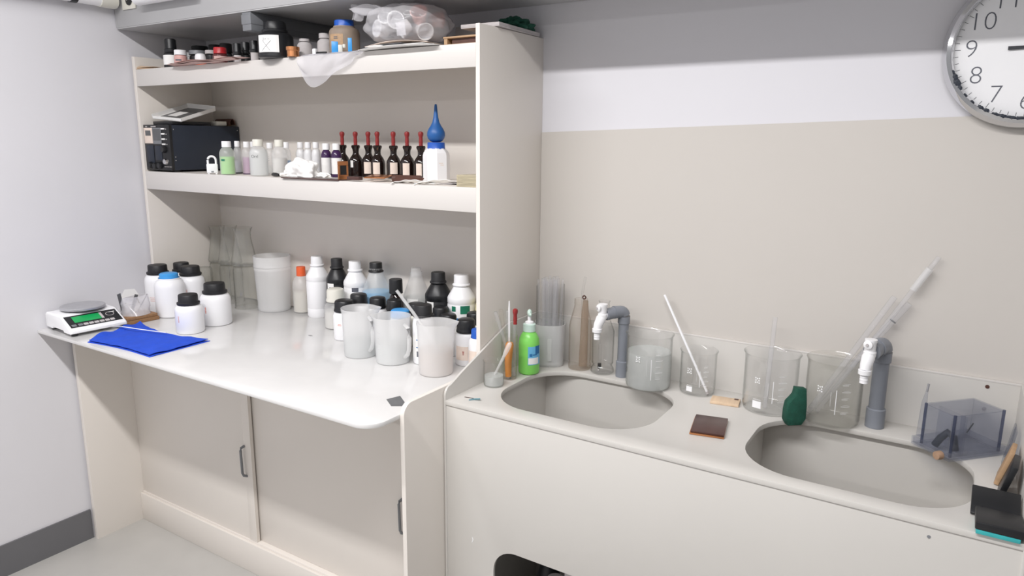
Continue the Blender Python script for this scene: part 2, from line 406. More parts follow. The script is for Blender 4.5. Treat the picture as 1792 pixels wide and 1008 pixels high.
part('side_splash', plate([splash()], .0064, 'x', SX0, .001), 'sink', su)
part('side_splash', plate([splash()], .0064, 'x', SX1, .001), 'sink', su)
bs = part('back_splash', box((SX0, -.0123, .4), (SX1+.0064, -.0045, .9285), .0012), 'sink', su)
part('edge_bead', box((SX0, -.0128, .9245), (SX1+.0064, -.0043, .9295), .001), 'ppt', bs)
part('screw', xf(lathe([(0, 0), (.0042, 0), (.0038, .0012), (0, .0016)], 16), Matrix.Rotation(PI/2, 4, 'X')), 'hair', bs, (2.6266, -.0124, .9135), label='dark round plug')
def basin(x0, x1, y0, y1, zb):
    t_, zt = .004, SZ-.0122
    return boxes([((x0, y0, zb), (x1, y1, zb+t_)), ((x0, y0, zb+t_), (x0+t_, y1, zt)), ((x1-t_, y0, zb+t_), (x1, y1, zt)), ((x0+t_, y0, zb+t_), (x1-t_, y0+t_, zt)), ((x0+t_, y1-t_, zb+t_), (x1-t_, y1, zt))])
for (a, b, c, d) in ((1.574, 2.009, -.434, -.082), (2.188, 2.634, -.445, -.092)):
    bsn = part('basin', basin(a, b, c, d, .50), 'sink', su)
    part('drain', lathe([(0, .006), (.012, .005), (.02, .008), (.026, .008), (.028, .004), (.028, 0), (0, 0)], 24), 'grey', bsn, ((a+b)/2, (c+d)/2, .505))
part('chip', plate([[(0, 0), (.003, .002), (.0055, .008), (.004, .0135), (.001, .016), (.003, .009)]], .0006, 'y', SF-.0002), 'white', su, (1.587, .001, .430), label='white chipped spot')
part('screw', xf(lathe([(0, 0), (.003, 0), (.0026, .001), (0, .0012)], 12), Matrix.Rotation(PI/2, 4, 'X')), 'grey', su, (2.554, SF+.0015, .763))
# ------------------------------------------------------------------ bottles and jars
JAR = [(0, 0), (.84, 0), (.95, .012), (1, .05), (1, .74), (.985, .81), (.93, .875), (.84, .92), (.75, .945), (.70, .955), (.70, 1)]
BOT = [(0, 0), (.92, 0), (1, .025), (1, .155), (.985, .162), (1, .169), (1, .64), (.975, .65), (.975, .665), (1, .677), (1, .735), (.97, .76), (.56, .91), (.47, .93), (.47, 1)]
CLB = [(0, 0), (.92, 0), (1, .025), (1, .60), (.975, .64), (.50, .91), (.45, .935), (.45, 1)]
RND = [(0, 0), (.90, 0), (1, .03), (1, .70), (.96, .78), (.80, .87), (.58, .93), (.50, .95), (.50, 1)]
CAPF = [(0, 0), (1.12, 0), (1.16, .06), (1.16, .22), (1.03, .27), (1, .30), (.98, .90), (.92, .98), (.80, 1), (0, .96)]
CAPS = [(0, 0), (1, 0), (1.02, .04), (1, .10), (.98, .92), (.92, 1), (0, 1)]
CAPR = [(0, 0), (1.14, 0), (1.20, .08), (1.14, .17), (1.02, .20), (1, .24), (.97, .94), (.92, 1), (0, 1)]
CAPD = [(0, 0), (1.08, 0), (1.1, .08), (1.05, .2), (1.02, .28), (1, .8), (.9, .93), (.7, .99), (0, 1)]
def sc(prof, r, h): return [(a*r, b*h) for a, b in prof]
def bottle(name, label, cat, x, y, z, prof, r, h, m, capr, caph, capm, cap=CAPS, group=None, liq=None, az=None, rib=.02, overlap=.6, thick=None):
    """h is the height with the cap; az the bearing of the front (label side), the camera side by default"""
    hb = (h-caph)/prof[-2][1]
    t = thing(name, label, cat, (x, y, z), facing(x, y) if az is None else az, group)
    P = sc(prof, r, hb)
    part('body', lathe(shell(P, thick) if thick else P, 32), m, t)
    part('cap', lathe(sc(cap, capr, caph), 40, rib), capm, t, (0, 0, h-caph))
    if liq: part('liquid', lathe(liquid(P, hb*liq[0], (thick or .001)+.0012), 28), liq[1], t)
    return t
def print_marks(t, r, ang, z0, n, m, w=.004, h=.0016, gap=.0032):
    """small illegible lines of print"""
    for i in range(n):
        k = w*(.6+.4*random.random())
        part('print_line', patch(r+.0003, ang-k/r, ang+k/r, z0+i*gap, z0+i*gap+h, 3), m, t)
ROOM = -PI/2
D = .8001
# white powder jars by the left wall
def wjar(label, x, y, r, h, capm='blackm', capr=None, caph=.034, marks=None, az=ROOM, cap=CAPF):
    t = bottle('powder_jar', label, 'jar', x, y, D, JAR, r, h, 'white', capr or r*.70, caph, capm, cap, 'white powder jars', az=az, rib=.015)
    if marks: print_marks(t, r, *marks)
    return t
wjar('white jar with black cap nearest the left wall behind the blue-capped jar', .0775, -.3256, .0472, .172, marks=(.5, .045, 3, 'tred', .014, .0010, .006))
wjar('white jar whose black cap peeps out at the back of the left jar group', .0705, -.2275, .040, .166)
wjar('white black-capped jar with red print, behind and right of the blue-capped jar', .1660, -.2540, .0475, .166, marks=(.62, .06, 8, 'tred', .003, .0014, .0034))
wjar('white jar with light blue cap among black-capped jars on the left', .1778, -.3464, .0509, .156, 'bluecap', .031, .024, cap=CAPD)
wjar('front white jar with black cap just above the blue cloth', .4351, -.4448, .0438, .127, caph=.034, marks=(.15, .04, 7, 'tred', .003, .0014, .0032))
wjar('white black-capped jar with orange vertical print beside the glass flasks', .4128, -.3302, .0497, .1437, caph=.036, marks=(.25, .047, 6, 'orange', .003, .0018, .0036))
# glass flasks: three stand on upturned jars
def flask_prof(r, h): return [(0, 0), (.86*r, 0), (.97*r, .02*h), (r, .06*h), (.95*r, .16*h), (.72*r, .55*h), (.62*r, .75*h), (.62*r, .86*h), (.72*r, .97*h), (.78*r, h)]
def upturned(r, h): return [(0, h), (.80*r, h), (.95*r, .97*h), (r, .90*h), (r, .14*h), (1.02*r, .03*h), (1.05*r, 0)]
for x, y, r, zb, h, l in ((.0720, -.065, .040, .146, .141, 'leftmost conical glass flask standing on an upturned jar in the corner'),
                          (.1690, -.085, .044, .149, .148, 'middle conical glass flask standing on an upturned jar'),
                          (.2900, -.112, .047, .160, .142, 'rightmost and largest conical glass flask on an upturned jar')):
    single('conical_flask', lathe(shell(flask_prof(r, h), .0018), 32), 'glass3', l, 'flask', (x, y, D+zb), 0, 'conical glass flasks on the worktop')
for x, y, r, h, l in ((.0720, -.065, .037, .1455, 'upturned clear glass jar under the leftmost conical flask'),
                      (.1690, -.085, .042, .1485, 'upturned clear glass jar under the middle conical flask'),
                      (.2900, -.112, .043, .1595, 'upturned clear glass jar under the rightmost conical flask'),
                      (.1010, -.155, .030, .140, 'clear glass jar upturned behind the black-capped jars'),
                      (.2950, -.040, .020, .095, 'narrow clear glass jar squeezed beside the tall plastic cylinder')):
    p = [(rr, z) for rr, z in upturned(r, h)]
    inn = [(max(0, rr-.002), z-(.002 if i < 2 else 0)) for i, (rr, z) in enumerate(p)]
    single('glass_jar', lathe(p+inn[::-1], 32), 'glass3', l, 'jar', (x, y, D), 0, 'upturned glass jars')
# tall translucent cylinder
t = thing('plastic_cylinder', 'tall open translucent plastic cylinder by the orange-capped bottle', 'container', (.4060, -.0800, D))
pr = [(0, 0), (.056, 0), (.0585, .004), (.0595, .016), (.0585, .022), (.0645, .150), (.0655, .152), (.0655, .158), (.0645, .160), (.0645, .163), (.066, .165), (.066, .170), (.065, .172), (.0665, .204)]
part('body', lathe(shell(pr, .0016), 36), 'frost', t)
part('wax_fill', lathe([(0, .003), (.055, .003), (.0565, .016), (.056, .018), (0, .018)], 28), 'milky', t)
# row of bottles along the back of the bench
b = bottle('plastic_bottle', 'translucent bottle with orange cap half full of beige liquid', 'bottle', .5225, -.0476, D, RND, .0324, .1694, 'milky', .0165, .034, 'orange', CAPS, 'bottles at the back of the bench', (.56, 'oliq'))
def big(label, x, y, r, h, m, capm, prof=BOT, capr=None, caph=.034, cap=CAPR, liq=None, az=ROOM):
    return bottle('reagent_bottle', label, 'bottle', x, y, D, prof, r, h, m, capr or r*.53, caph, capm, cap, 'bottles at the back of the bench', liq, az=az, overlap=.55)
big('plain tall white bottle with white cap, leftmost of the tall bottles', .6172, -.0555, .040, .2173, 'white', 'whitem')
t = big('leftmost of the tall black bottles, with a white printed label', .7135, -.0530, .0382, .2179, 'black', 'blackm')
part('label', patch(.0385, -.25, .45, .075, .135), 'paper', t, label='white label'); part('print_block', patch(.0388, .0, .35, .108, .122), 'tgrey', t); part('print_block', patch(.0388, .1, .3, .085, .098), 'tgrey', t)
t = big('white bottle with white cap and a grey print block on it', .8034, -.0555, .0405, .2179, 'white', 'whitem')
part('print_block', patch(.0408, .45, 1.0, .118, .132), 'tgrey', t); part('label', patch(.0406, .1, 1.2, .05, .112), 'paper', t)
t = big('bottle with black cap and blue liquid, between white and black bottles', .9058, -.0620, .0472, .2241, 'milky', 'black', CLB, .0215, .032, liq=(.62, 'lglass'))
t = bottle('reagent_bottle', 'small dark bottle with tall black cap behind the slanting glass rod', 'bottle', 1.0531, -.13, D, RND, .0255, .1948, 'amber', .0215, .045, 'black', CAPS, 'bottles at the back of the bench', az=ROOM)
part('label', patch(.0258, .2, 1.3, .05, .115), 'hair', t, label='dark brown label')
t = big('translucent bottle with pale cap and a small white label', 1.0758, -.0575, .0428, .2225, 'milky', 'milky', CLB, .0170, .026, CAPS, liq=(.60, 'cloudy'))
part('label', patch(.0431, -.1, .8, .07, .128), 'paper', t); print_marks(t, .0432, .45, .098, 2, 'orange', .004, .0022, .0045)
t = big('rightmost of the tall black bottles, beside the green-labelled one', 1.1675, -.060, .0427, .2183, 'black', 'blackm')
part('label', patch(.043, -.3, .3, .08, .130), 'paper', t); print_marks(t, .0432, .1, .09, 6, 'tgrey', .003, .002, .006)
t = big('white bottle with a green label print next to the shelf side', 1.2579, -.060, .0436, .2202, 'white', 'whitem')
part('green_label', patch(.044, .55, 1.25, .105, .130), 'gtext', t, label='green printed panel'); part('green_label', patch(.044, -.1, .22, .112, .128), 'gtext', t)
part('blue_band', patch(.044, -.3, 1.5, .060, .092), 'btext', t, label='blue band')
bottle('reagent_bottle', 'pale yellow bottle half hidden at the right end of the row', 'bottle', 1.334, -.045, D, RND, .028, .19, 'yellow', .014, .028, 'ivory', CAPS, 'bottles at the back of the bench')
# nearer jars and bottles behind the beakers
bottle('reagent_bottle', 'ivory translucent bottle with ivory cap in front of the black bottle', 'bottle', .7878, -.1350, D, RND, .0395, .1353, 'milky', .029, .044, 'ivory', CAPD, 'jars behind the beakers', (.62, 'cliq'), overlap=.3)
def bjar(label, x, y, r, h, capm='black', capr=None, caph=.034, m='white', cap=CAPD, az=ROOM):
    return bottle('reagent_jar', label, 'jar', x, y, D, JAR, r, h, m, capr or r*.84, caph, capm, cap, 'jars behind the beakers', az=az, rib=.012)
t = bjar('white black-capped jar at the left of the empty plastic beaker', .9137, -.2195, .0358, .1274, caph=.036); print_marks(t, .0358, .3, .05, 2, 'tred', .008, .0014, .004)
bjar('black-capped jar just behind the rim of the empty plastic beaker', .9073, -.148, .0325, .1343)
bjar('black-capped jar below the bottle with blue liquid', .9926, -.15, .0311, .1337)
bjar('dark jar with black cap below the small dark bottle', 1.0983, -.19, .0281, .1472, m='black')
bjar('black-capped jar left behind the tall black-capped bottle', 1.1473, -.145, .0318, .1334, m='ivory')
bjar('all-black jar in front of the rightmost tall black bottle', 1.2319, -.13, .0261, .130, m='black', capr=.025)
t = bjar('black-capped jar behind the beaker of pinkish liquid', 1.2948, -.175, .0286, .1253)
t = bjar('white jar with black cap and a red number 8', 1.3902, -.2178, .0307, .1329, caph=.038)
part('label', patch(.031, -.5, 1.5, .018, .058, 12), 'cream', t, label='pinkish label'); part('number', wraptext(textmesh('8', .020), .0312, .95, .039), 'tred2', t, label='red number 8'); print_marks(t, .0312, .35, .034, 3, 'tred2', .003, .0022, .004)
bjar('black-capped jar against the shelf side, behind the jar numbered 8', 1.3546, -.125, .0288, .1287, m='ivory')
t = bjar('white jar with dark blue cap half hidden by the shelf side', 1.4500, -.247, .0255, .1191, 'dblue', .017, .026); part('label', patch(.0258, -.6, .6, .02, .06), 'cream', t)
t = bottle('reagent_bottle', 'tall white black-capped bottle between the two filled beakers', 'bottle', 1.2823, -.2756, D, JAR, .0305, .1697, 'white', .026, .032, 'blackm', CAPR, 'jars behind the beakers', az=ROOM)
part('label', patch(.0308, -.7, 1.2, .02, .085, 10), 'paper', t); print_marks(t, .031, .05, .05, 2, 'btext', .004, .0025, .022); part('print_block', patch(.0311, .0, .35, .024, .04), 'tgrey', t)
bjar('white jar with sky blue cap behind the middle beaker', 1.1608, -.235, .0323, .1324, 'bluecap', .027, .022)
# translucent measuring beakers with handles
def pbeaker(label, x, y, r, h, az, liq=None, handle=True, ha=0):
    t = thing('plastic_beaker', label, 'beaker', (x, y, D), az, 'translucent plastic beakers on the bench')
    P = [(0, 0), (.86*r, 0), (.92*r, .003), (.93*r, .02), (.97*r, .72*h), (.98*r, .86*h), (1.03*r, .97*h), (1.04*r, h)]
    part('body', lathe(shell(P, .0014), 36, spout=(.80*h, .012)), 'frost', t)
    if handle:
        part('handle', tube([(-r*.95, 0, h*.86), (-r*1.25, 0, h*.80), (-r*1.32, 0, h*.60), (-r*1.28, 0, h*.36), (-r*1.18, 0, h*.24), (-r*.92, 0, h*.16)], [.006, .006, .0065, .006, .006, .005], 10), 'frost', t, rot=(0, 0, ha))
    if liq: part('liquid', lathe(liquid(P, liq[0], .0025), 32), liq[1], t)
    for k in range(5): part('scale_mark', patch(.972*r+.0006, .9, 1.05 if k % 2 else 1.15, .03+k*.016, .0312+k*.016, 3), 'milky', t)
    return t
pbeaker('empty translucent plastic beaker, leftmost of the three on the bench', 1.0806, -.323, .0510, .1432, math.radians(42), (.045, 'water'), ha=math.radians(-42-12+180))
pbeaker('middle plastic beaker with clear liquid and a handle', 1.2031, -.3180, .0520, .1355, math.radians(205), (.058, 'cloudy'), ha=math.radians(-205-5+180))
pbeaker('plastic beaker of pinkish liquid nearest the sink', 1.3696, -.3300, .0505, .1439, math.radians(38), (.068, 'pinkw'), handle=False)
single('stirring_rod', tube([(1.254, -.352, 1.020), (1.306, -.346, .964), (1.406, -.330, .838)], [.0045, .0045, .0040], 10), 'frost', 'translucent stirring rod leaning in the beaker of pinkish liquid', 'rod')
single('dark_film_scrap', plate([[(1.397, -.560), (1.409, -.523), (1.447, -.550), (1.459, -.574), (1.438, -.588)]], .0006, 'z', D), 'dfilm', 'small dark five-sided film scrap on the worktop corner', 'film')
single('worktop_crumb', plate([[(.788, -.261), (.80, -.263), (.806, -.259), (.797, -.257)]], .0006, 'z', D), 'dfilm', 'tiny dark crumb on the empty middle of the worktop', 'crumb')

# ------------------------------------------------------------------ electronic balance
bal = thing('electronic_balance', 'white electronic balance with green display and round steel pan', 'scale', (.203, -.614, D), math.radians(-4))
W2 = .088
def bal_body():
    side = [(-.186, .012), (-.186, .050), (-.180, .058), (-.170, .060), (-.082, .060), (-.072, .057), (-.006, .0245), (0, .019), (0, .013), (-.004, .010), (-.05, .010), (-.056, .016), (-.13, .016), (-.136, .010)]
    bm = bmesh.new()
    A = [bm.verts.new((x, -W2, z)) for x, z in side]; B = [bm.verts.new((x, W2, z)) for x, z in side]
    bm.faces.new(A); bm.faces.new(B[::-1])
    for i in range(len(side)): j = (i+1) % len(side); bm.faces.new((A[i], A[j], B[j], B[i]))
    ed = [e for e in bm.edges if abs(e.verts[0].co.y-e.verts[1].co.y) < 1e-6 and max(e.verts[0].co.z, e.verts[1].co.z) > .018]
    bmesh.ops.bevel(bm, geom=ed, offset=.006, segments=3, affect='EDGES', profile=.5)
    return fin(bm, 40)
part('body', bal_body(), 'white', bal)
part('pan', lathe([(0, .001), (.064, .001), (.067, .003), (.0675, .008), (.066, .0095), (0, .0095)], 48), 'steel', bal, (-.122, .004, .0640), label='round brushed steel pan')
part('pan_support', lathe([(0, 0), (.02, 0), (.02, .0065), (0, .0065)], 24), 'black', bal, (-.118, .004, .0595))
sl = math.atan2(.057-.0245, -.050+.006)       # slope of the front panel
def on_slope(lst, dz):
    L = math.hypot(.066, .0325); e = Vector((-.066/L, 0, .0325/L)); n = Vector((.0325/L, 0, .066/L)); o = Vector((-.006, 0, .0245))
    bm = bmesh.new()
    for (s0, s1, y0, y1) in lst:
        m = Matrix(((e.x, 0, n.x, o.x), (0, 1, 0, 0), (e.z, 0, n.z, o.z), (0, 0, 0, 1)))
        cube(bm, (s0, y0, dz[0]), (s1, y1, dz[1]), m)
    return fin(bm, 0)
fp = part('control_panel', on_slope([(.007, .068, -.080, .080)], (0, .0008)), 'black', bal, label='black control panel')
part('display', on_slope([(.030, .061, -.060, .024)], (.0008, .0014)), 'lcd', fp, label='green display'); part('display_edge', on_slope([(.030, .061, .0242, .032)], (.0008, .0014)), 'greypaper', fp)
for k in range(8): part('button', on_slope([(.011, .0215, -.075+k*.0165+(.003 if k > 0 else 0), -.0615+k*.0165+(.003 if k > 0 else 0))], (.0008, .002)), 'greypaper' if k > 1 else 'grey', fp)
em = lathe([(.0105, 0), (.012, 0), (.012, .0006), (.0105, .0006), (.0105, 0)], 28)
L = math.hypot(.066, .0325)
mm = Matrix(((-.066/L, 0, .0325/L, -.006-.066/L*.047+.0325/L*.0008), (0, 1, 0, .055), (.0325/L, 0, .066/L, .0245+.0325/L*.047+.066/L*.0008), (0, 0, 0, 1)))
for k, s in enumerate((1, .75, .5)): part('emblem_ring', xf(em.copy() if k else em, mm @ Matrix.Diagonal((.85*s, 1.15*s, 1, 1))), 'greypaper', fp)
part('emblem_stroke', on_slope([(.054, .057, .055, .073)], (.0008, .0014)), 'paper', fp)
for sx in (-.165, -.02):
    for sy in (-.07, .07): part('foot', lathe([(0, 0), (.009, 0), (.010, .002), (.010, .011), (0, .011)], 16), 'black', bal, (sx, sy, 0))
# blue cloth and spatula
def cloth_fn(lift, inset):
    A, B, C_, D_ = Vector((.285, -.700, 0)), Vector((.595, -.6835, 0)), Vector((.588, -.480, 0)), Vector((.203, -.478, 0))
    def fn(u, v):
        p = (A*(1-u)+B*u)*(1-v)+(D_*(1-u)+C_*u)*v
        p.x += .004*math.sin(9*v+2)*(1-u)
        p.y += -.035*math.sin(PI*u)*v+.010*math.sin(PI*u)*(1-v)
        edge = min(1, 8*min(u, 1-u, v, 1-v))
        z = lift+.003*noise.noise(p*22)+.004*edge*abs(noise.noise(p*9+Vector((3, 1, 0))))+.010*math.exp(-((u)/.06)**2)*(math.sin(7*v)**2)
        if inset: p = p.lerp(Vector((.40, -.58, 0)), .03*inset)
        return (p.x, p.y, D+max(.0006, z))
    return fn
t = thing('blue_cloth', 'bright blue folded cloth in front of the balance', 'cloth', (0, 0, 0))
part('lower_layer', sheet(36, 22, cloth_fn(.0012, 0), .0015), 'blue', t)
part('upper_layer', sheet(36, 22, cloth_fn(.0075, 1), .0018), 'blue', t)
t = thing('lab_spatula', 'slim pale spatula lying on the blue cloth', 'spatula', (.244, -.583, D+.020), math.atan2(.052, .195))
part('blade', plate([[(-.020, -.007), (.012, -.009), (.026, -.002), (.026, .002), (.012, .009), (-.020, .007), (-.026, 0)]], .001, 'z', 0), 'frost', t)
part('handle', tube([(.024, 0, .0008), (.10, 0, -.002), (.20, 0, -.004)], .0016, 8), 'whitem', t)
# wooden block with bag of strips
t = thing('wooden_block', 'brown wooden block lying between balance and jars', 'block', (.145, -.470, D), math.radians(-3))
part('slab', box((-.048, -.048, 0), (.048, .067, .013), .002), 'wood', t); part('slab', box((-.044, -.044, .0132), (.046, .063, .024), .002), 'wood', t)
def bag_fn(u, v):
    a = 2*PI*u; r = 1-.3*v
    return (.050*math.cos(a)*(1-.62*v)+.006*noise.noise(Vector((u*6, v*3, 1))), .046*math.sin(a)*(1+.16*v)+.006*noise.noise(Vector((u*7, v*3, 5))), v*.060+.008*noise.noise(Vector((u*4, v*4, 9)))*v)
bm_ = sheet(36, 8, bag_fn, .0005)
single('strip_bag', bm_, 'bagfilm', 'crumpled clear bag of strips standing on the wooden block', 'bag', (.142, -.458, D+.0245))
for i, (x, y, h, a, b, m, l) in enumerate(((.136, -.495, .082, .20, -.25, 'dfilm', 'leftmost dark grey strip sticking out of the clear bag'), (.142, -.474, .068, .05, .35, 'dfilm', 'dark grey strip leaning in the middle of the clear bag'), (.142, -.452, .070, .12, .55, 'tgrey', 'thin dark strip leaning right in the clear bag'))):
    single('test_strip', box((-.0008, -.006 if i < 2 else -.0015, 0), (.0008, .006 if i < 2 else .0015, h), 0), m, l, 'strip', (x, y, D+.027), 0, rot=(-b, a, 0))
single('paper_slip', plate([[(-.03, 0), (.034, 0), (.04, .05), (.025, .078), (-.012, .082), (-.03, .06)]], .0005, 'x', 0), 'paper', 'white paper slip standing in the clear bag of strips', 'paper', (.118, -.458, D+.026), 0, rot=(0, -.12, .1))
# ------------------------------------------------------------------ middle shelf
Z1 = 1.3070
psu = thing('power_supply', 'dark blue-black bench power supply with front meters on the middle shelf', 'power supply', (.107, -.158, Z1))
part('case', box((-.076, -.132, .006), (.076, .143, .162), .002), 'pvc_navy', psu)
fpn = part('front_panel', box((-.077, -.143, .005), (.077, -.132, .163), .0015), 'black', psu, label='black front panel')
part('meter', box((-.071, -.1455, .098), (-.022, -.143, .152), .0008), 'cream', fpn, label='tan meter plate'); part('meter_window', box((-.062, -.1462, .125), (-.030, -.1455, .143), 0), 'dfilm', fpn)
part('meter', box((-.020, -.1455, .096), (.030, -.143, .152), .0008), 'grey', fpn, label='grey meter plate'); part('meter_window', box((-.016, -.1462, .108), (.027, -.1455, .148), 0), 'dfilm', fpn)
part('print_line', box((-.064, -.1433, .1545), (-.052, -.1428, .158), 0), 'greypaper', fpn); part('print_line', box((-.03, -.1433, .1545), (.0, -.1428, .158), 0), 'greypaper', fpn)
for k in range(4): part('switch', box((.034, -.147, .146-k*.0175), (.052, -.143, .151-k*.0175), .0005), 'paper', fpn); part('indicator', box((.058, -.1445, .1465-k*.0175), (.0605, -.143, .149-k*.0175), 0), 'paper', fpn)
part('window', box((-.066, -.1445, .03), (-.022, -.143, .092), .0005), 'pvc_navy', fpn); part('window', box((-.014, -.1445, .04), (.026, -.143, .090), .0005), 'pvc_navy', fpn)
for k, (x, z, r) in enumerate(((.052, .036, .011), (.044, .078, .012), (-.045, .022, .012), (-.015, .020, .012), (.012, .022, .012))):
    part('knob', xf(lathe([(0, 0), (r, 0), (r, .006), (r*.8, .012), (0, .012)], 20, .06), Matrix.Rotation(PI/2, 4, 'X')), 'chrome' if k == 0 else 'black', fpn, (x, -.143, z))
for x, z in ((.04, .018), (.055, .018), (.07, .018)): part('terminal', box((x-.006, -.1445, z-.0008), (x+.006, -.143, z+.0008), 0), 'greypaper', fpn)
for y, z in ((-.126, .147), (-.126, .052), (-.126, .040), (.135, .147)): part('screw', xf(lathe([(0, 0), (.0022, 0), (.0018, .0008), (0, .001)], 10), Matrix.Rotation(PI/2, 4, 'Y')), 'chrome', psu, (.076, y, z))
for sx in (-.06, .06):
    for sy in (-.115, .12): part('foot', lathe([(0, 0), (.008, 0), (.008, .0062), (0, .0062)], 14), 'black', psu, (sx, sy, 0))
single('black_pad', box((-.055, -.085, 0), (.06, .07, .012), .002), 'black', 'flat black pad lying on the power supply', 'pad', (.105, -.19, Z1+.1635))
t = thing('open_box_lid', 'white and grey printed box lid lying on top of the power supply', 'box lid', (.118, -.200, Z1+.198), 0, rot=(math.radians(15), math.radians(5), math.radians(12)))
part('tray', boxes([((-.066, -.075, 0), (.066, .095, .002)), ((-.066, -.075, 0), (-.0645, .095, .016)), ((.0645, -.075, 0), (.066, .095, .013)), ((-.066, -.075, 0), (.066, -.0735, .010)), ((-.066, .0935, 0), (.066, .095, .018))]), 'paper', t)
part('print_block', box((-.058, -.045, .0021), (.055, .088, .003), 0), 'dfilm', t, label='dark printed sheet'); part('print_block', box((-.04, -.03, .0031), (.0, .03, .0036), 0), 'paper', t)
single('cream_box', box((-.02, -.022, 0), (.02, .022, .016), .002), 'ivory', 'small cream box behind the lid on the power supply', 'box', (.148, -.078, Z1+.1635))
t = thing('leather_case', 'curled dark brown leather case at the back of the power supply', 'case', (.128, -.029, Z1+.1635))
part('flap', sheet(14, 6, lambda u, v: (-.045+.09*v, -.012+.010*math.cos(PI*u)*-1+.006, .004+.020*math.sin(PI*u)), .003), 'hair', t); part('lining', box((-.02, -.006, .0005), (.02, .008, .012), .001), 'tan', t)
# padlock
t = thing('white_padlock', 'white padlock standing by the bottle of green liquid', 'padlock', (.400, -.294, Z1), facing(.400, -.294)+PI/2)
part('body', box((-.0175, -.008, .003), (.0175, .008, .034), .003, 3), 'white', t); part('shackle', tube([(-.0125, 0, .032), (-.0125, 0, .046)]+arc((0, 0, .046), .0125, PI, 0, 10)+[(.0125, 0, .032)], .0036, 10), 'white', t)
for s in (-1, 1): part('foot', box((s*.012-.003, -.006, 0), (s*.012+.003, .006, .004), .001), 'white', t)
part('keyway', box((-.004, -.0086, .006), (.004, -.0078, .010), 0), 'grey', t)
# small bottles
def sb(label, x, y, r, h, liq=None, big=False, m='milky'):
    return bottle('sample_bottle', label, 'bottle', x, y, Z1, RND, r, h, m, r*(.58 if big else .62), .0215 if big else .019, 'whitem' if not big else 'ivory', CAPS, 'small bottles on the middle shelf', liq, overlap=.5)
t = sb('clear bottle of bright green liquid next to the padlock', .4680, -.2835, .0238, .1085, (.62, 'gliq'))
part('print_block', patch(.0241, -.9, -.35, .045, .051), 'gtext', t)
t = sb('small clear bottle of greyish liquid right of the green one', .4115, -.200, .0140, .109, (.45, 'gryliq')); part('base_ring', lathe([(0, -.0001), (.0145, -.0001), (.0152, .003), (0, .003)], 20), 'black', t)
t = sb('small clear bottle of mauve liquid', .4830, -.2170, .0168, .1075, (.60, 'mliq')); part('base_ring', lathe([(0, -.0001), (.016, -.0001), (.017, .0028), (0, .0028)], 20), 'purple', t)
sb('small bottle hidden behind the big handwritten bottle', .3920, -.120, .0150, .1072)
t = sb('large milky bottle with a short handwritten mark in black', .6115, -.2720, .0285, .1155, (.85, 'cloudy'), True)
part('handwriting', wraptext(textmesh('Ord', .0135, thin=-.0002), .0288, -.45, .062), 'text', t, label='black handwritten letters')
t = sb('small bottle between the two large milky bottles', .5182, -.150, .0170, .1042, (.3, 'cloudy')); print_marks(t, .0170, -.4, .045, 3, 'tgrey', .004, .0008, .006)
sb('large milky bottle half full of cloudy liquid', .6675, -.2350, .0243, .1145, (.58, 'cliq'), True)
sb('small bottle with a layer of blue liquid', .6330, -.178, .0150, .107, (.52, 'bliq'))
sb('first white milky bottle right of the blue liquid', .6561, -.138, .0160, .1072, (.9, 'whitem'))
sb('second white milky bottle right of the blue liquid', .6998, -.145, .0159, .1075, (.9, 'whitem'))
sb('third white milky bottle, beside the purple-necked bottles', .7427, -.150, .0157, .1079, (.9, 'whitem'))
for x, l in ((.8050, 'left one of the two purple bottles with white caps'), (.8500, 'right one of the two purple bottles with white caps')):
    y = -.165; t = bottle('sample_bottle', l, 'bottle', x, y, Z1, RND, .0168, .1045, 'purple', .0115, .020, 'white', CAPS, 'small bottles on the middle shelf', overlap=.5)
    part('label', patch(.0171, -1.2, 1.2, .010, .060, 14), 'paper', t)
# brown dropper bottles
DB = [(0, 0), (.90, 0), (1, .03), (1, .60), (.97, .70), (.80, .82), (.56, .92), (.47, .97), (.45, 1)]
DN = [(0, 0), (.010, 0), (.0095, .006), (.0105, .014), (.0135, .020), (.0140, .024), (.0120, .0275), (.0, .0275)]
DR = [(0, 0), (.0052, 0), (.0056, .003), (.0048, .006), (.0056, .009), (.0052, .020), (.0050, .026), (.0066, .031), (.0072, .036), (.0062, .0405), (.0035, .0425), (0, .043)]
dl = ['dropper bottle with dark amber glass, first from the left', 'second dropper bottle from the left, with a narrow white label', 'third dropper bottle from the left, cream label touching its neighbour', 'fourth dropper bottle, middle of the row of seven', 'fifth dropper bottle from the left, with a wide cream label', 'sixth dropper bottle from the left, with a cream label', 'seventh dropper bottle, beside the white octagonal bottle']
LB = [(-.75, .0, .022, .052, 'paper'), (-.9, -.45, .03, .052, 'paper'), (-.75, .25, .012, .048, 'cream'), (-.75, .25, .012, .048, 'cream'), (-.55, .5, .014, .049, 'cream'), (-.7, .25, .010, .048, 'cream'), (-.75, .05, .006, .048, 'cream')]
for i, (x, l) in enumerate(zip((.8119, .8706, .9229, .9700, 1.0308, 1.0861, 1.1401), dl)):
    y = (-.100, -.100, -.097, -.106, -.100, -.100, -.100)[i]
    t = thing('dropper_bottle', l, 'dropper bottle', (x, y, Z1), facing(x, y), 'red-topped dropper bottles')
    part('body', lathe(sc(DB, .0222, .074), 32), 'amber', t); part('stopper', lathe(DN, 28), 'amber', t, (0, 0, .0725)); part('rubber_bulb', xf(lathe(DR, 20), Matrix.Diagonal((1.12, 1.12, 1, 1))), 'red', t, (0, 0, .0995), label='red rubber bulb')
    a0, a1, z0, z1, m = LB[i]; part('label', patch(.0225, a0, a1, z0, z1), m, t)
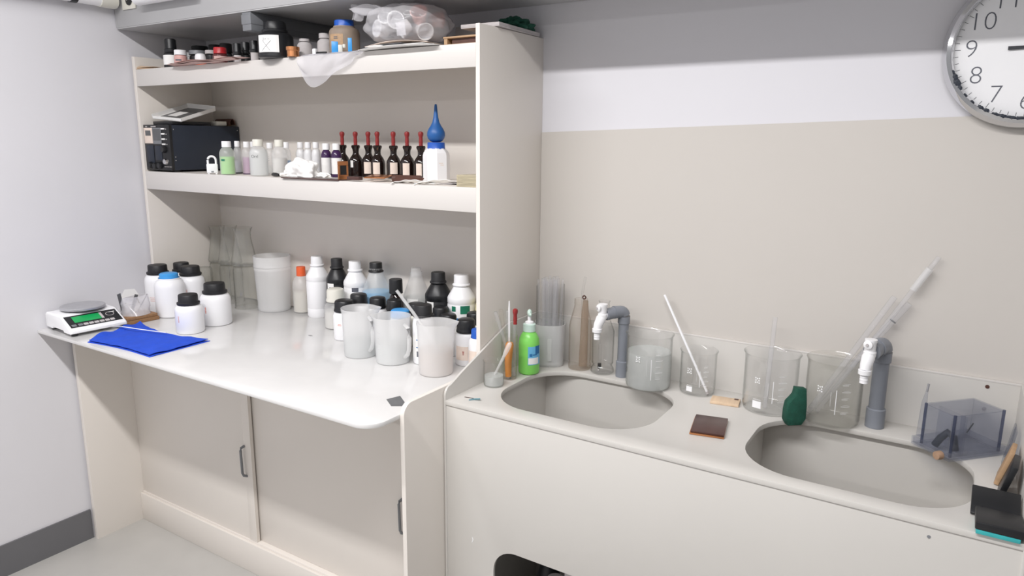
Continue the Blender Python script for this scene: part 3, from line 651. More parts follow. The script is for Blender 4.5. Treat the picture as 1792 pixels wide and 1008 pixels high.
# white octagonal bottle with blue cap, blue rubber bulb on top
t = thing('square_bottle', 'white octagonal bottle with blue cap', 'bottle', (1.238, -.150, Z1), facing(1.238, -.150)+.45)
oc = [(.036*math.cos(a), .036*math.sin(a)) for a in (PI/8+PI/4*k for k in range(8))]
bm = bmesh.new(); rows = []
for z, k in ((0, .94), (.003, 1), (.074, 1), (.082, .94), (.089, .80), (.091, .72), (.094, .70)): rows.append([bm.verts.new((x*k*1.08, y*k*1.08, z)) for x, y in oc])
bm.faces.new(rows[0]); bm.faces.new(rows[-1])
for A, B in zip(rows, rows[1:]):
    for i in range(8): bm.faces.new((A[i], A[(i+1) % 8], B[(i+1) % 8], B[i]))
part('body', fin(bm, 20), 'white', t); part('cap', lathe(sc(CAPS, .0255, .0185), 40, .015), 'dblue', t, (0, 0, .0925), label='blue screw cap')
for k in range(2): part('print_line', box((.0358, -.009+.004*k, .052-k*.005), (.0362, .004+.002*k, .0536-k*.005), 0), 'cream', t)
single('rubber_bulb', lathe([(0, .0015), (.010, .0003), (.018, .004), (.0235, .011), (.0260, .020), (.0250, .029), (.0210, .038), (.0150, .047), (.0100, .057), (.0070, .070), (.0052, .086), (.0040, .100), (.0028, .106), (0, .107)], 32), 'navy', 'blue pear-shaped rubber bulb standing on the octagonal bottle', 'rubber bulb', (1.238, -.150, Z1+.1111))
# glove and clutter along the shelf edge
t = thing('crumpled_glove', 'crumpled white cloth glove lying before the small bottles', 'glove', (.795, -.255, Z1+.0034))
part('cloth', xf(blob(.070, .034, .046, .34, 1.6, 3.0, 5, flat=-.004), Matrix.Translation((0, 0, .0042))), 'paper', t); part('finger', xf(blob(.03, .014, .010, .4, 2.2, 8, 4, flat=-.004), Matrix.Translation((.072, .012, .0042))), 'paper', t)
part('finger', xf(blob(.034, .016, .008, .4, 2.2, 5, 4, flat=-.004), Matrix.Translation((-.05, -.016, .0042))), 'paper', t)
single('black_brush', tube([(-.025, 0, .006), (-.018, 0, .0065), (.0, 0, .0065), (.018, 0, .006)], [.004, .006, .006, .004], 12), 'black', 'short black handle poking out left of the white glove', 'handle', (.692, -.272, Z1), -.2)
t = thing('copper_holder', 'upright copper frame leaning before the first dropper bottles', 'frame', (1.004, -.290, Z1+.0034), facing(1.0, -.29)+PI/2+.5)
part('frame', boxes([((-.016, -.003, 0), (.016, .003, .013)), ((-.016, -.003, .040), (.016, .003, .052)), ((-.016, -.003, .013), (-.010, .003, .040)), ((.0105, -.003, .013), (.016, .003, .040))], .0008), 'copper', t); part('dark_pane', box((-.0099, -.0015, .0132), (.0104, .0015, .0398), 0), 'black', t)
single('brown_sheet', box((-.14, -.028, 0), (.10, .028, .003), .0006), 'bronze', 'long dark brown sheet along the shelf edge under the copper pieces', 'sheet', (.905, -.286, Z1), .02)
single('copper_plate', box((-.032, -.030, .0), (.034, .026, .004), .0008), 'copper', 'copper plate lying below the third dropper bottle', 'plate', (1.062, -.205, Z1+.0085), .3, rot=(.10, 0, .3))
single('brown_block', box((-.022, -.009, .0), (.022, .009, .010), .0015), 'bronze', 'small dark brown block at the edge beside the copper frame', 'block', (1.052, -.292, Z1+.0033), .1)
single('curled_paper', sheet(12, 5, lambda u, v: (-.045+.09*u, -.02+.04*v, .0015+.012*u*u), .0005), 'cream', 'curled cream paper scrap before the fifth dropper bottle', 'paper', (1.128, -.243, Z1), .35)
t = thing('brown_strap', 'rolled brown leather strap before the sixth dropper bottle', 'strap', (1.205, -.240, Z1), .28)
part('roll', xf(lathe([(0, 0), (.009, 0), (.010, .003), (.010, .085), (.008, .088), (0, .088)], 18), Matrix.Translation((-.045, 0, .0102)) @ Matrix.Rotation(PI/2, 4, 'Y')), 'hair', t); part('tongue', sheet(10, 3, lambda u, v: (-.03+.085*u, -.010-.02*v, .001+.016*(1-v)*(1-.3*u)), .002), 'hair', t)
def strip(label, x, y, L, w, rz, h, m='paper'):
    return single('cloth_strip', sheet(24, 4, lambda u, v: (-L/2+L*u, w*(v-.5)*(1+.2*math.sin(9*u)), .001+h*math.sin(PI*u)*(.6+.4*math.cos(3*v))+.002*math.sin(14*u+2*v)**2), .0012), m, label, 'cloth strip', (x, y, Z1), rz)
strip('white cloth strip along the edge before the octagonal bottle', 1.268, -.288, .13, .018, .30, .010); strip('second white cloth strip, nearer the glass plates', 1.345, -.262, .15, .018, .62, .012)
single('grey_sheet', sheet(12, 5, lambda u, v: (-.06+.12*u, -.03+.06*v, .001+.016*u**2), .0012), 'greypaper', 'bent grey sheet leaning on the glass plates at the shelf end', 'sheet', (1.375, -.215, Z1), .35)
t = thing('glass_plates', 'stack of yellowish glass plates at the right end of the middle shelf', 'glass plates', (1.4545, -.255, Z1))
for k in range(9): part('plate', box((-.033+.0006*(k % 3), -.045, .0034*k), (.033-.0005*(k % 2), .045, .0034*k+.003), .0002, 1), 'gold', t)
t = thing('plate_stack', 'small stack of grey plates behind the yellowish glass plates', 'plates', (1.463, -.125, Z1))
for k in range(8): part('plate', box((-.022-.002*(k % 2), -.03, .0055*k), (.022, .03, .0055*k+.005), .0004, 1), 'greypaper', t)
part('lid', sheet(8, 4, lambda u, v: (-.032+.056*u, -.034+.068*v, .060+.003*math.cos(2*PI*u)), .002), 'grey', t); part('spacer', box((-.008, -.01, .0438), (.008, .01, .0605), 0), 'dfilm', t)
# ------------------------------------------------------------------ top shelf
Z2 = 1.6584
def tj(name, label, x, y, r, h, m, capm, capr=None, caph=.02, prof=JAR, cap=CAPS, rib=.02, az=None, cat='jar', liq=None):
    return bottle(name, label, cat, x, y, Z2, prof, r, h, m, capr or r*.8, caph, capm, cap, 'jars on the top shelf', liq, az=az, rib=rib)
t = tj('chemical_jar', 'black jar with white label at the left end of the top shelf', .1901, -.272, .0252, .096, 'blackm', 'black', .0185, .045, cap=CAPF); part('label', patch(.0256, -1.5, 1.4, .010, .042, 16), 'paper', t)
t = tj('chemical_jar', 'pink jar with white lid at the left end of the top shelf', .2589, -.2835, .0205, .0545, 'pinkjar', 'whitem', .0195, .016); part('print_block', patch(.0208, -.9, .1, .019, .024), 'tgrey', t)
tj('chemical_jar', 'tiny grey clear jar behind the pink jar', .2040, -.215, .0106, .0570, 'frost', 'milky', .009, .012)
tj('chemical_jar', 'dark jar with wide grey lid behind the pink papers', .2854, -.237, .0255, .0560, 'blackm', 'grey', .0275, .014)
tj('chemical_jar', 'dark jar with pale grey lid left of the red-capped jar', .3539, -.235, .0155, .0535, 'blackm', 'greypaper', .0175, .012)
t = thing('lip_pot', 'small white domed pot with red base before the grey-lidded jar', 'pot', (.3681, -.2845, Z2)); part('base', lathe([(0, 0), (.016, 0), (.0175, .004), (.017, .016), (0, .016)], 24), 'orange', t); part('lid', lathe([(0, .0162), (.0172, .0162), (.0172, .026), (.015, .034), (.009, .038), (0, .039)], 24), 'white', t)
tj('chemical_jar', 'black jar with wide black lid at the very back left', .1899, -.160, .0290, .0845, 'blackm', 'black', .0285, .03)
tj('chemical_jar', 'second black jar at the back, behind the red cap', .2585, -.150, .0199, .0860, 'blackm', 'blackm', .0195, .03)
t = tj('chemical_jar', 'dark red glass jar with bright red cap', .4572, -.274, .0235, .0520, 'maroon', 'redcap', .0200, .019); part('label', patch(.0243, -.9, .9, .010, .024, 12), 'pinkpaper', t)
tj('chemical_jar', 'black jar right behind the red-capped jar', .3613, -.180, .0205, .0805, 'blackm', 'blackm', .0200, .03)
for x, y, r, h, l, lab in ((.5509, -.280, .0125, .0585, 'first slim black bottle with grey label, left of the big black jar', 1), (.5420, -.242, .0145, .0670, 'second slim black bottle, without label, in the middle of three', 0), (.6332, -.280, .0140, .0615, 'third slim black bottle with grey label, touching the big black jar', 1)):
    t = tj('film_bottle', l, x, y, r, h, 'blackm', 'black', r*.95, .036, RND, cap=CAPF, cat='bottle')
    if lab: part('label', patch(r+.0004, -.9, .9, .002, .028, 8), 'greypaper', t)
t = tj('large_black_jar', 'large black jar with a white handwritten label on the top shelf', .7520, -.296, .0515, .1050, 'black', 'black', .0325, .032, cap=CAPF, az=ROOM)
lb = part('label', patch(.0521, -.25, 1.05, .014, .062, 14), 'paper', t, label='white handwritten label')
for a, b, c, d in ((.05, .018, .62, .046), (.55, .018, .12, .046)): part('pen_stroke', tube([(.0526*math.cos(a+(c-a)*k/5), .0526*math.sin(a+(c-a)*k/5), b+(d-b)*k/5) for k in range(6)], .0004, 5), 'tgrey', t)
part('handwriting', wraptext(textmesh('.Jer n', .011, thin=-.0003), .0524, .32, .051), 'tgrey', t)
single('copper_cup', lathe(shell([(0, 0), (.0165, 0), (.0175, .001), (.0172, .016), (.0192, .018), (.0192, .0275)], .0015), 28), 'copper', 'small shiny copper cup at the edge of the top shelf', 'cup', (.8390, -.3080, Z2))
tj('white_bottle', 'white bottle without label behind the copper cup', .8280, -.253, .0220, .0570, 'greypaper', 'greypaper', .0150, .008, RND, cat='bottle')
single('grey_board', box((-.002, -.035, 0), (.002, .035, .066), .001), 'greypaper', 'pale grey board standing behind the white bottle', 'board', (.8450, -.145, Z2), 0, rot=(0, .06, 1.0))
tj('white_bottle', 'white wide-necked jar beside the brown jar', .8794, -.220, .0230, .0725, 'greypaper', 'greypaper', .0175, .014, RND, rib=.02)
t = tj('brown_powder_jar', 'large brown powder jar with blue cap', .9921, -.252, .0430, .0960, 'brownjar', 'dblue', .0275, .020, cap=CAPS); part('label', patch(.0434, -1.1, -.1, .022, .055, 10), 'tan', t, label='faded brown label'); print_marks(t, .0437, -.6, .042, 2, 'tgrey', .007, .0022, .004)
for x, y, h, l in ((1.010, -.308, .030, 'wide blue clip before the brown jar'), (1.066, -.306, .036, 'narrow blue clip before the brown jar')):
    t = thing('blue_clip', l, 'clip', (x, y, Z2+.002), facing(x, y)+PI/2); wv = .009 if h < .032 else .0055
    part('leaf', box((-wv, -.0045, 0), (wv, -.002, h), .001), 'bluecap', t); part('leaf', box((-wv, .002, 0), (wv, .0045, h), .001), 'bluecap', t); part('spring', box((-wv*.5, -.002, .008), (wv*.5, .002, .014), 0), 'chrome', t)
t = thing('white_clip', 'small white clip between the two blue clips', 'clip', (1.034, -.308, Z2+.002), facing(1.034, -.308)+PI/2); part('jaw', box((-.008, -.004, 0), (.004, .004, .020), .002), 'ivory', t); part('jaw', box((.004, -.003, .012), (.012, .003, .022), .0015), 'ivory', t)
t = thing('small_tool', 'little black and white tool lying left of the blue clips', 'tool', (.950, -.3035, Z2+.002), .1); part('grip', box((-.018, -.003, 0), (.02, .003, .007), .002), 'black', t); part('head', box((-.028, -.006, 0), (-.016, .006, .016), .002), 'white', t)
# sheet of film hanging over the edge
def film_fn(u, v):
    x = .885+.237*u; top_y = -.2975
    drop = .095*math.sin(PI*min(1, .12+u*1.02))**.8*(1-.35*u)+.012*math.sin(9*u)
    if v < .35:
        k = v/.35; return (x+.02*(1-k)*(u-.5), top_y+(-.3165-top_y)*k, Z2+.0012)
    k = (v-.35)/.65
    return (x-.010*k*math.cos(3*u), -.3165-.010*math.sin(PI*min(1, k*1.3))-.006*abs(math.sin(8*u+3*k)), Z2+.0012-drop*k)
single('plastic_sheet', sheet(40, 20, film_fn, .0004), 'film', 'clear plastic sheet hanging over the edge of the top shelf', 'plastic sheet')
# pink and brown papers on the left
t = thing('pink_papers', 'loose pinkish paper sheets along the top shelf edge', 'papers', (0, 0, 0))
for k, (x0, x1, y0, dz, s) in enumerate(((.255, .52, -.336, .0015, 1), (.27, .60, -.342, .0045, 2), (.30, .645, -.338, .0080, 3))):
    part('sheet', sheet(24, 6, lambda u, v, x0=x0, x1=x1, y0=y0, dz=dz, s=s: (x0+(x1-x0)*u, y0+.030*v+.004*math.sin(6*u+s), Z2+dz+.004*(math.sin(PI*u*2+s)**2)*(1-v)), .0005), 'pinkpaper', t)
t = thing('brown_strip', 'folded brown paper strip at the left end of the top shelf', 'paper strip', (.075, -.288, Z2)); part('strip', sheet(12, 4, lambda u, v: (-.043+.115*u, -.020+.03*v, .001+.009*math.sin(PI*v)*(1-u)), .0008), 'lwood', t); part('strip', sheet(12, 4, lambda u, v: (-.043+.10*u, -.018+.03*v, .006+.008*math.sin(PI*v)*(1-u)), .0008), 'lwood', t)
# envelopes under the bag
t = thing('envelopes', 'white envelopes and papers under the plastic bag', 'papers', (0, 0, 0))
part('envelope', sheet(20, 6, lambda u, v: (1.118+.26*u, -.330+.12*v-.008*math.sin(PI*u), Z2+.0015+.004*(1-v)*math.sin(PI*u)), .0008), 'paper', t)
part('envelope', sheet(20, 6, lambda u, v: (1.135+.20*u, -.320+.12*v, Z2+.0085+.012*(1-u)*math.sin(PI*v)), .0008), 'paper', t)
part('envelope', sheet(20, 6, lambda u, v: (1.10+.22*u, -.285+.11*v, Z2+.0155+.010*math.sin(PI*u)), .0008), 'cream', t)
part('dark_card', box((1.195, -.328, Z2+.0098), (1.27, -.25, Z2+.0115), 0), 'dfilm', t, label='dark grey card')
# bag of cups
bz = Z2+.026
t = thing('plastic_bag', 'knotted clear plastic bag full of white cups on the top shelf', 'bag', (1.205, -.222, bz))
part('film', xf(blob(.128, .104, .054, .12, 2.1, 4.2, 5, flat=-.044), Matrix.Translation((0, 0, .0455))), 'bagfilm', t)
def ear(u, v): return (-.03-.10*u+.01*math.sin(9*v), -.055-.02*u+.05*(v-.5)*(1-.3*u), .074+.012*u+.009*math.sin(7*v+4*u)+.006*math.cos(11*v))
part('neck', sheet(18, 14, ear, .0004), 'bagfilm', t)
part('ear', sheet(10, 8, lambda u, v: (-.125-.012*u+.03*v, -.075+.012*math.sin(8*v), .088-.028*u+.006*math.sin(6*v)), .0004), 'bagfilm', t)
part('ear', sheet(8, 6, lambda u, v: (.045+.030*v+.008*u, -.1045-.004*u, .035-.033*u), .0004), 'film', t)
def cup_mesh(): return lathe([(0, 0), (.0165, 0), (.018, .002), (.0225, .032), (.0245, .033), (.0245, .035), (.0215, .035), (.0205, .032), (.0165, .004), (0, .004)], 24)
cm = {True: cup_mesh(), False: cup_mesh()}
cups = [(-.078, -.03, .020, .4, 1.0, 0), (-.045, -.052, .055, 1.2, .2, 0), (-.012, -.060, .060, 1.75, .6, 0), (.030, -.058, .036, 2.2, -.5, 0), (.065, -.048, .048, .9, .3, 1), (.060, -.035, .020, 2.0, 1.2, 0), (-.055, -.058, .018, 1.5, -.3, 0), (-.018, -.055, .015, 1.0, 2.0, 0), (.015, .02, .07, .3, .5, 0), (-.05, .01, .06, 2.4, .1, 0), (.06, .02, .06, 1.4, 2.6, 1), (.01, .01, .02, .8, 1.3, 0)]
CL = ['white cup lying low at the left end inside the bag', 'white cup in the upper left of the bag, mouth to the side', 'large bright white cup facing out in the middle of the bag', 'white cup tipped below the bright middle cup in the bag', 'pinkish cup at the right side inside the bag', 'white cup low at the right side of the bag', 'white cup low at the left front of the bag', 'white cup low at the middle front of the bag', None, None, 'pinkish cup at the back of the bag', None]
for (x, y, z, rx, rz, p), l in zip(cups, CL):
    me = cm[bool(p)]; o = link('plastic_cup', me, None, 'pinkjar' if p else 'white'); o.location = (1.205+x*.92, -.222+y*.72+.012, bz+.021+z*.60); o.rotation_euler = (rx, .3, rz); o.scale = (.95, .95, .95)
    tag(o, l or 'white cup hidden at the back of the clear bag', 'cup', 'cups in the bag')
# right end of the top shelf
t = thing('wooden_box', 'flat open brown wooden box at the right end of the top shelf', 'box', (1.4310, -.250, Z2))
part('top_board', box((-.052, -.045, .0165), (.052, .045, .021), .0012), 'tan', t); part('bottom_board', box((-.050, -.043, 0), (.050, .043, .003), .0008), 'tan', t)
part('end_board', box((-.050, -.043, .0031), (-.040, .043, .0164), 0), 'tan', t); part('inner_block', box((-.030, -.036, .0031), (.045, .040, .0164), 0), 'hair', t)
single('white_board', box((-.055, -.004, 0), (.055, .004, .078), .001), 'greypaper', 'pale board leaning at the back right of the top shelf', 'board', (1.3250, -.095, Z2+.0005), 0, rot=(-.12, 0, .1))
t = thing('grey_tray', 'grey shallow tray resting across the top of the shelf side', 'tray', (1.447, -.130, 1.7042), 0, rot=(0, 0, .04))
part('base', box((-.055, -.110, 0), (.060, .105, .003), .001), 'greypaper', t)
for a in (((-.055, -.110, .003), (.060, -.107, .010)), ((-.055, .102, .003), (.060, .105, .010)), ((-.055, -.107, .003), (-.052, .102, .010)), ((.057, -.107, .003), (.060, .102, .010))): part('rim', box(a[0], a[1], 0), 'greypaper', t)
single('green_cloth', xf(blob(.045, .062, .020, .35, 2.2, 2.0, 5, flat=-.012), Matrix.Translation((0, 0, .0125))), 'green', 'crumpled dark green cloth on the grey tray above the shelf side', 'cloth', (1.462, -.087, 1.7150))
# ------------------------------------------------------------------ things on the sink unit
S = .7937
def beaker_prof(r, h): return [(0, 0), (.88*r, 0), (.96*r, .004), (r, .012), (r, .90*h), (1.01*r, .95*h), (1.05*r, .985*h), (1.07*r, h)]
def gbeaker(label, x, y, r, h, m='glass', liq=None, spout=2.6, marks=True, box_mark=True, dark=False):
    az = facing(x, y); t = thing('glass_beaker', label, 'beaker', (x, y, S), az, 'glass beakers along the sink'); P = beaker_prof(r, h)
    part('body', xf(lathe(shell(P, .0018), 40, spout=(.90*h, .010)), Matrix.Rotation(spout, 4, 'Z')), m, t)
    if liq: part('liquid', lathe(liquid(P, liq[0], .0026), 36), liq[1], t)
    if marks:
        for k in range(5):
            z = .26*h+k*.11*h; part('scale_mark', patch(r+.0004, .30, .62 if k % 2 else .52, z, z+.0009, 4), 'white', t); part('scale_mark', patch(r+.0004, .36, .58, z+.003, z+.0042, 4), 'milky', t)
        part('scale_line', patch(r+.0004, .10, .125, .24*h, .62*h, 2), 'white', t); part('scale_line', patch(r+.0004, -.08, -.06, .36*h, .58*h, 2), 'milky', t)
        st = bmesh.new(); cs = (-.48, .60*h)
        for k in range(8):
            a = k*PI/4; c = cs[0]+.0065*math.cos(a)*(1 if k % 2 else .6)/r; z = cs[1]+.0080*math.sin(a)*(1 if k % 2 else .55); q = .0021
            vs = [st.verts.new(((r+.0006)*math.cos(c+dx/r), (r+.0006)*math.sin(c+dx/r), z+dz)) for dx, dz in ((-q, 0), (0, -q), (q, 0), (0, q))]; st.faces.new(vs)
        part('emblem', fin(st, 0), 'white', t, label='white printed emblem')
        if box_mark: part('label_box', patch(r+.0005, -.62, -.28, .12*h, .24*h, 6), 'white', t, label='white writing box'); part('print_line', patch(r+.0005, -.60, -.30, .255*h, .275*h, 5), 'milky', t)
    return t
gbeaker('small glass beaker with a little water at the sink corner', 1.5480, -.3120, .0275, .0684, liq=(.028, 'cloudy'), marks=False)
t = thing('dropper_pipette', 'frosted plastic pipette leaning in the small beaker', 'pipette', (0, 0, 0))
part('tube', tube([(1.538, -.311, .800), (1.5560, -.301, .843), (1.5680, -.2945, .872)], [.0028, .0032, .0040], 12), 'frost', t); part('bulb', tube([(1.5680, -.2945, .872), (1.5725, -.2920, .884), (1.5790, -.2885, .900), (1.5815, -.287, .907), (1.5825, -.2865, .910)], [.0040, .0062, .0066, .0055, .0025], 14), 'frost', t)
t = thing('glass_tumbler', 'tall glass tumbler holding tubes beside the soap bottle', 'tumbler', (1.5520, -.2430, S)); part('body', lathe(shell([(0, 0), (.017, 0), (.0195, .003), (.0205, .010), (.0215, .085), (.022, .120)], .0015), 32), 'browng', t)
t = thing('orange_tool', 'orange-handled tool standing in the glass tumbler', 'tool', (0, 0, 0)); part('grip', tube([(1.5535, -.2500, .802), (1.5530, -.2500, .840), (1.5545, -.2500, .870), (1.5565, -.2490, .892), (1.5570, -.2485, .897)], [.0085, .0095, .0110, .0112, .008], 16), 'orangeg', t); part('ferrule', tube([(1.5535, -.2500, .7965), (1.5535, -.2500, .8025)], .0045, 10), 'steel', t)
for i, (bx, by, tx, ty, tz, r, m, l) in enumerate(((1.560, -.227, 1.5330, -.283, .985, .0042, 'glass2', 'leftmost glass tube fanning out of the tumbler'), (1.5420, -.235, 1.5335, -.257, .986, .0046, 'browng', 'second glass tube in the tumbler, slightly stained'), (1.5450, -.230, 1.5400, -.236, .980, .0038, 'glass2', 'third glass tube, upright in the tumbler'), (1.5560, -.229, 1.5570, -.226, .982, .0040, 'glass2', 'fourth glass tube, right of the white rod in the tumbler'))):
    single('glass_tube', tube([(bx, by, .800), (tx, ty, tz-.002), (tx, ty, tz)], [r+.0006, r+.0006, r], 12), 'glassw' if m == 'glass2' else m, l, 'glass tube', group='glass tubes in the tumbler')
single('white_rod', tube([(1.5470, -.2340, .800), (1.5462, -.2345, .900), (1.5455, -.235, .985), (1.5455, -.235, 1.006)], [.0028, .0028, .0028, .0016], 10), 'white', 'thin white rod standing among the tubes in the tumbler', 'rod')
t = thing('glass_dropper', 'glass dropper with red rubber bulb in the tumbler', 'dropper', (1.5648, -.2380, .802)); part('tube', tube([(0, 0, 0), (.0010, 0, .03), (.0016, .0, .146)], [.0018, .0036, .0038], 12), 'glass2', t); part('rubber_bulb', lathe(DR, 20), 'red', t, (.0016, 0, .144), label='red rubber bulb')
# soap
t = thing('soap_bottle', 'green liquid soap bottle with white pump', 'soap bottle', (1.5700, -.1700, S), facing(1.57, -.17))
SP = [(0, 0), (.024, 0), (.028, .003), (.0295, .010), (.029, .045), (.0292, .085), (.027, .100), (.021, .112), (.0165, .117), (.0165, .122)]
part('body', lathe(SP, 36), 'soap', t); part('collar', lathe([(0, .1195), (.0175, .1195), (.0175, .139), (.015, .141), (0, .141)], 36, .03), 'soapw', t, label='pale screw collar')
part('pump_base', lathe([(0, .141), (.0115, .141), (.0115, .146), (.005, .149), (.005, .160), (0, .160)], 24), 'white', t); part('pump_head', xf(blob(.0105, .0065, .010, .12, 1.2, 2, 3), Matrix.Translation((.0, 0, .170))), 'soapw', t); part('nozzle', tube([(0, 0, .168), (.010, .002, .169), (.016, .003, .166)], [.004, .0034, .0026], 10), 'soapw', t)
part('label', patch(.0298, -.1, 1.35, .030, .082, 14), 'lglass', t, label='pale blue label'); part('label_blue', patch(.0300, .62, 1.15, .060, .083, 6), 'btext', t); part('label_white', patch(.0300, -.06, 1.0, .032, .050, 10), 'paper', t); part('emblem', patch(.0301, .05, .30, .054, .062, 6), 'btext', t, label='dark blue emblem'); part('lettering', patch(.0301, .35, .8, .057, .060, 6), 'btext', t)
# plastic beaker with bagged tubes
t = thing('plastic_jug', 'frosted square-rimmed plastic beaker holding a bundle of tubes', 'beaker', (1.5760, -.0650, S), facing(1.576, -.065))
def sq(r, z, k=.80, n=36):
    o = []
    for i in range(n):
        a = 2*PI*i/n; c, s_ = abs(math.cos(a)), abs(math.sin(a)); e = 4.0; q = (c**e+s_**e)**(-1/e); rr = r*((1-k)+k*q*.93); o.append((rr*math.cos(a), rr*math.sin(a), z))
    return o
bm = bmesh.new(); rows = [[bm.verts.new(p) for p in sq(r, z)] for r, z in ((.040, 0), (.043, .003), (.0435, .012), (.046, .118), (.0465, .122), (.0445, .122), (.042, .010), (.0405, .006))]
bm.faces.new(rows[0]); bm.faces.new(rows[-1])
for A, B in zip(rows, rows[1:]):
    for i in range(36): bm.faces.new((A[i], A[(i+1) % 36], B[(i+1) % 36], B[i]))
part('body', fin(bm, 40), 'frost', t); part('window_strip', patch(.0462, -.12, .12, .02, .085, 4), 'milky', t)
for i in range(18):
    a = 2*PI*i/18; q = .008+.014*((i*5) % 3)/2; x, y = 1.572+q*math.cos(a)*1.15, -.060+q*math.sin(a); h = .243+.012*random.random()
    single('glass_tube', tube([(x, y, S+.007), (x+(x-1.572)*.45, y+(y+.060)*.3, S+h)], .0036, 10), 'glassw', 'clear glass tube in the bundle standing in the frosted beaker', 'glass tube', group='bundle of glass tubes in the frosted beaker')
single('tube_sleeve', sheet(36, 6, lambda u, v: ((1.572+(.0405+.0015*math.sin(10*PI*u))*math.cos(2*PI*u)), (-.060+(.0365+.0015*math.sin(8*PI*u))*math.sin(2*PI*u)), S+.112+.118*v+.004*math.sin(6*PI*u)*v), .0004), 'glass2', 'clear plastic sleeve round the bundle of glass tubes', 'sleeve')
# stained flask and cylinders
t = thing('stained_flask', 'tall brownish stained glass flask behind the first tap', 'flask', (1.6690, -.0560, S), facing(1.669, -.056))
part('body', lathe(shell([(0, 0), (.029, 0), (.0318, .003), (.032, .012), (.0305, .020), (.0318, .026), (.0320, .125), (.0290, .140), (.0185, .182), (.0180, .186), (.0190, .188), (.0185, .202)], .0016), 36), 'browng', t)
single('glass_tube', tube([(1.6740, -.050, .810), (1.6730, -.050, .93), (1.6680, -.048, 1.01), (1.6745, -.045, 1.055)], .0036, 10), 'glass2', 'bent glass tube rising from the stained flask', 'glass tube')
single('brown_brush_stick', tube([(1.6800, -.056, .802), (1.6790, -.050, .96), (1.6800, -.050, .990)], [.0120, .0100, .0070], 12), 'brownst', 'brownish stick standing inside the stained flask', 'stick')
single('metal_ring', xf(lathe([(.0030, -.003), (.0058, -.003), (.0058, .003), (.0030, .003), (.0030, -.003)], 20), Matrix.Rotation(PI/2, 4, 'X')), 'hair', 'small dark metal ring on the mouth of the stained flask', 'ring', (1.6820, -.0640, 1.0020), 0, rot=(0, 0, .6))
t = thing('glass_cylinder', 'slim glass cylinder holding a hydrometer behind the first tap', 'cylinder', (1.7390, -.0540, S), facing(1.739, -.054)); part('body', lathe(shell([(0, 0), (.028, 0), (.0325, .004), (.0315, .014), (.026, .022), (.0300, .030), (.0305, .12), (.0190, .150), (.0150, .160), (.0145, .200), (.0165, .204)], .0016), 36), 'glass2', t)
t = thing('hydrometer', 'slender hydrometer with black weight inside the glass cylinder', 'hydrometer', (1.7330, -.0600, S+.012)); part('stem', tube([(0, 0, .07), (0, 0, .185)], .0016, 8), 'glass2', t); part('bulb', lathe([(0, .014), (.0045, .016), (.0050, .03), (.0048, .068), (.0016, .074), (0, .074)], 16), 'glass2', t); part('weight', lathe([(0, 0), (.0045, 0), (.0052, .002), (.0052, .014), (0, .014)], 16), 'black', t, label='black weight')
# taps
def tap(label, x, y, rp, dirx, diry, reach, hz):
    t = thing('water_tap', label, 'tap', (x, y, S), math.atan2(diry, dirx), 'grey pipe taps')
    part('socket', lathe([(0, 0), (rp*1.22, 0), (rp*1.22, .043), (rp*1.05, .045), (0, .045)], 32), 'pipe', t); part('riser', lathe([(0, .04), (rp, .04), (rp, hz-rp*1.2), (0, hz-rp*1.2)], 32), 'pipe', t)
    e = rp*1.18
    part('elbow', tube([(0, 0, hz-rp*2.3), (0, 0, hz-rp*.9)]+[(rp*.9*(1-math.cos(a)), 0, hz-rp*.9+rp*.9*math.sin(a)) for a in (.3, .6, .9, 1.2, 1.5)]+[(rp*2.2, 0, hz)], e, 24), 'pipe', t)
    part('coupling', tube([(rp*2.1, 0, hz-.0002), (reach*.86, 0, hz-.004)], rp*1.12, 24), 'pipe', t); part('coupling_ring', tube([(rp*2.0, 0, hz), (rp*2.35, 0, hz)], e*1.04, 24), 'pipe', t)
    X = reach
    tp = part('tap_body', tube([(X*.84, 0, hz-.004), (X*.97, 0, hz-.006), (X+.006, 0, hz-.014), (X+.014, 0, hz-.030), (X+.016, 0, hz-.040)], [.010, .0115, .0135, .0120, .0110], 20), 'white', t, label='white plastic tap')
    part('bonnet', lathe([(0, 0), (.0125, 0), (.0130, .003), (.0130, .010), (.0115, .012), (.0115, .030), (.0125, .032), (.0125, .038), (0, .039)], 28), 'white', tp, (X+.001, 0, hz-.012))
    part('lever', xf(lathe([(0, 0), (.0085, 0), (.0095, .002), (.0095, .006), (.006, .008), (0, .008)], 24), Matrix.Rotation(PI/2, 4, 'Y')), 'white', tp, (X+.010, 0, hz+.016)); part('lever_pin', xf(lathe([(0, 0), (.003, 0), (.003, .003), (0, .003)], 12), Matrix.Rotation(PI/2, 4, 'Y')), 'greypaper', tp, (X+.0178, 0, hz+.016))
    part('spout', lathe([(0, 0), (.0085, 0), (.0080, .006), (.0088, .007), (.0080, .012), (.0088, .013), (.0082, .019), (.0130, .020), (.0132, .029), (.0110, .030), (0, .030)], 24), 'white', tp, (X+.0165, 0, hz-.069))
    return t
tap('white tap on a grey pipe at the first sink', 1.7990, -.0560, .0140, -.42, -.62, .066, .183)
tap('white tap on a grey pipe at the second sink', 2.4240, -.0620, .0165, -.28, -.95, .070, .192)
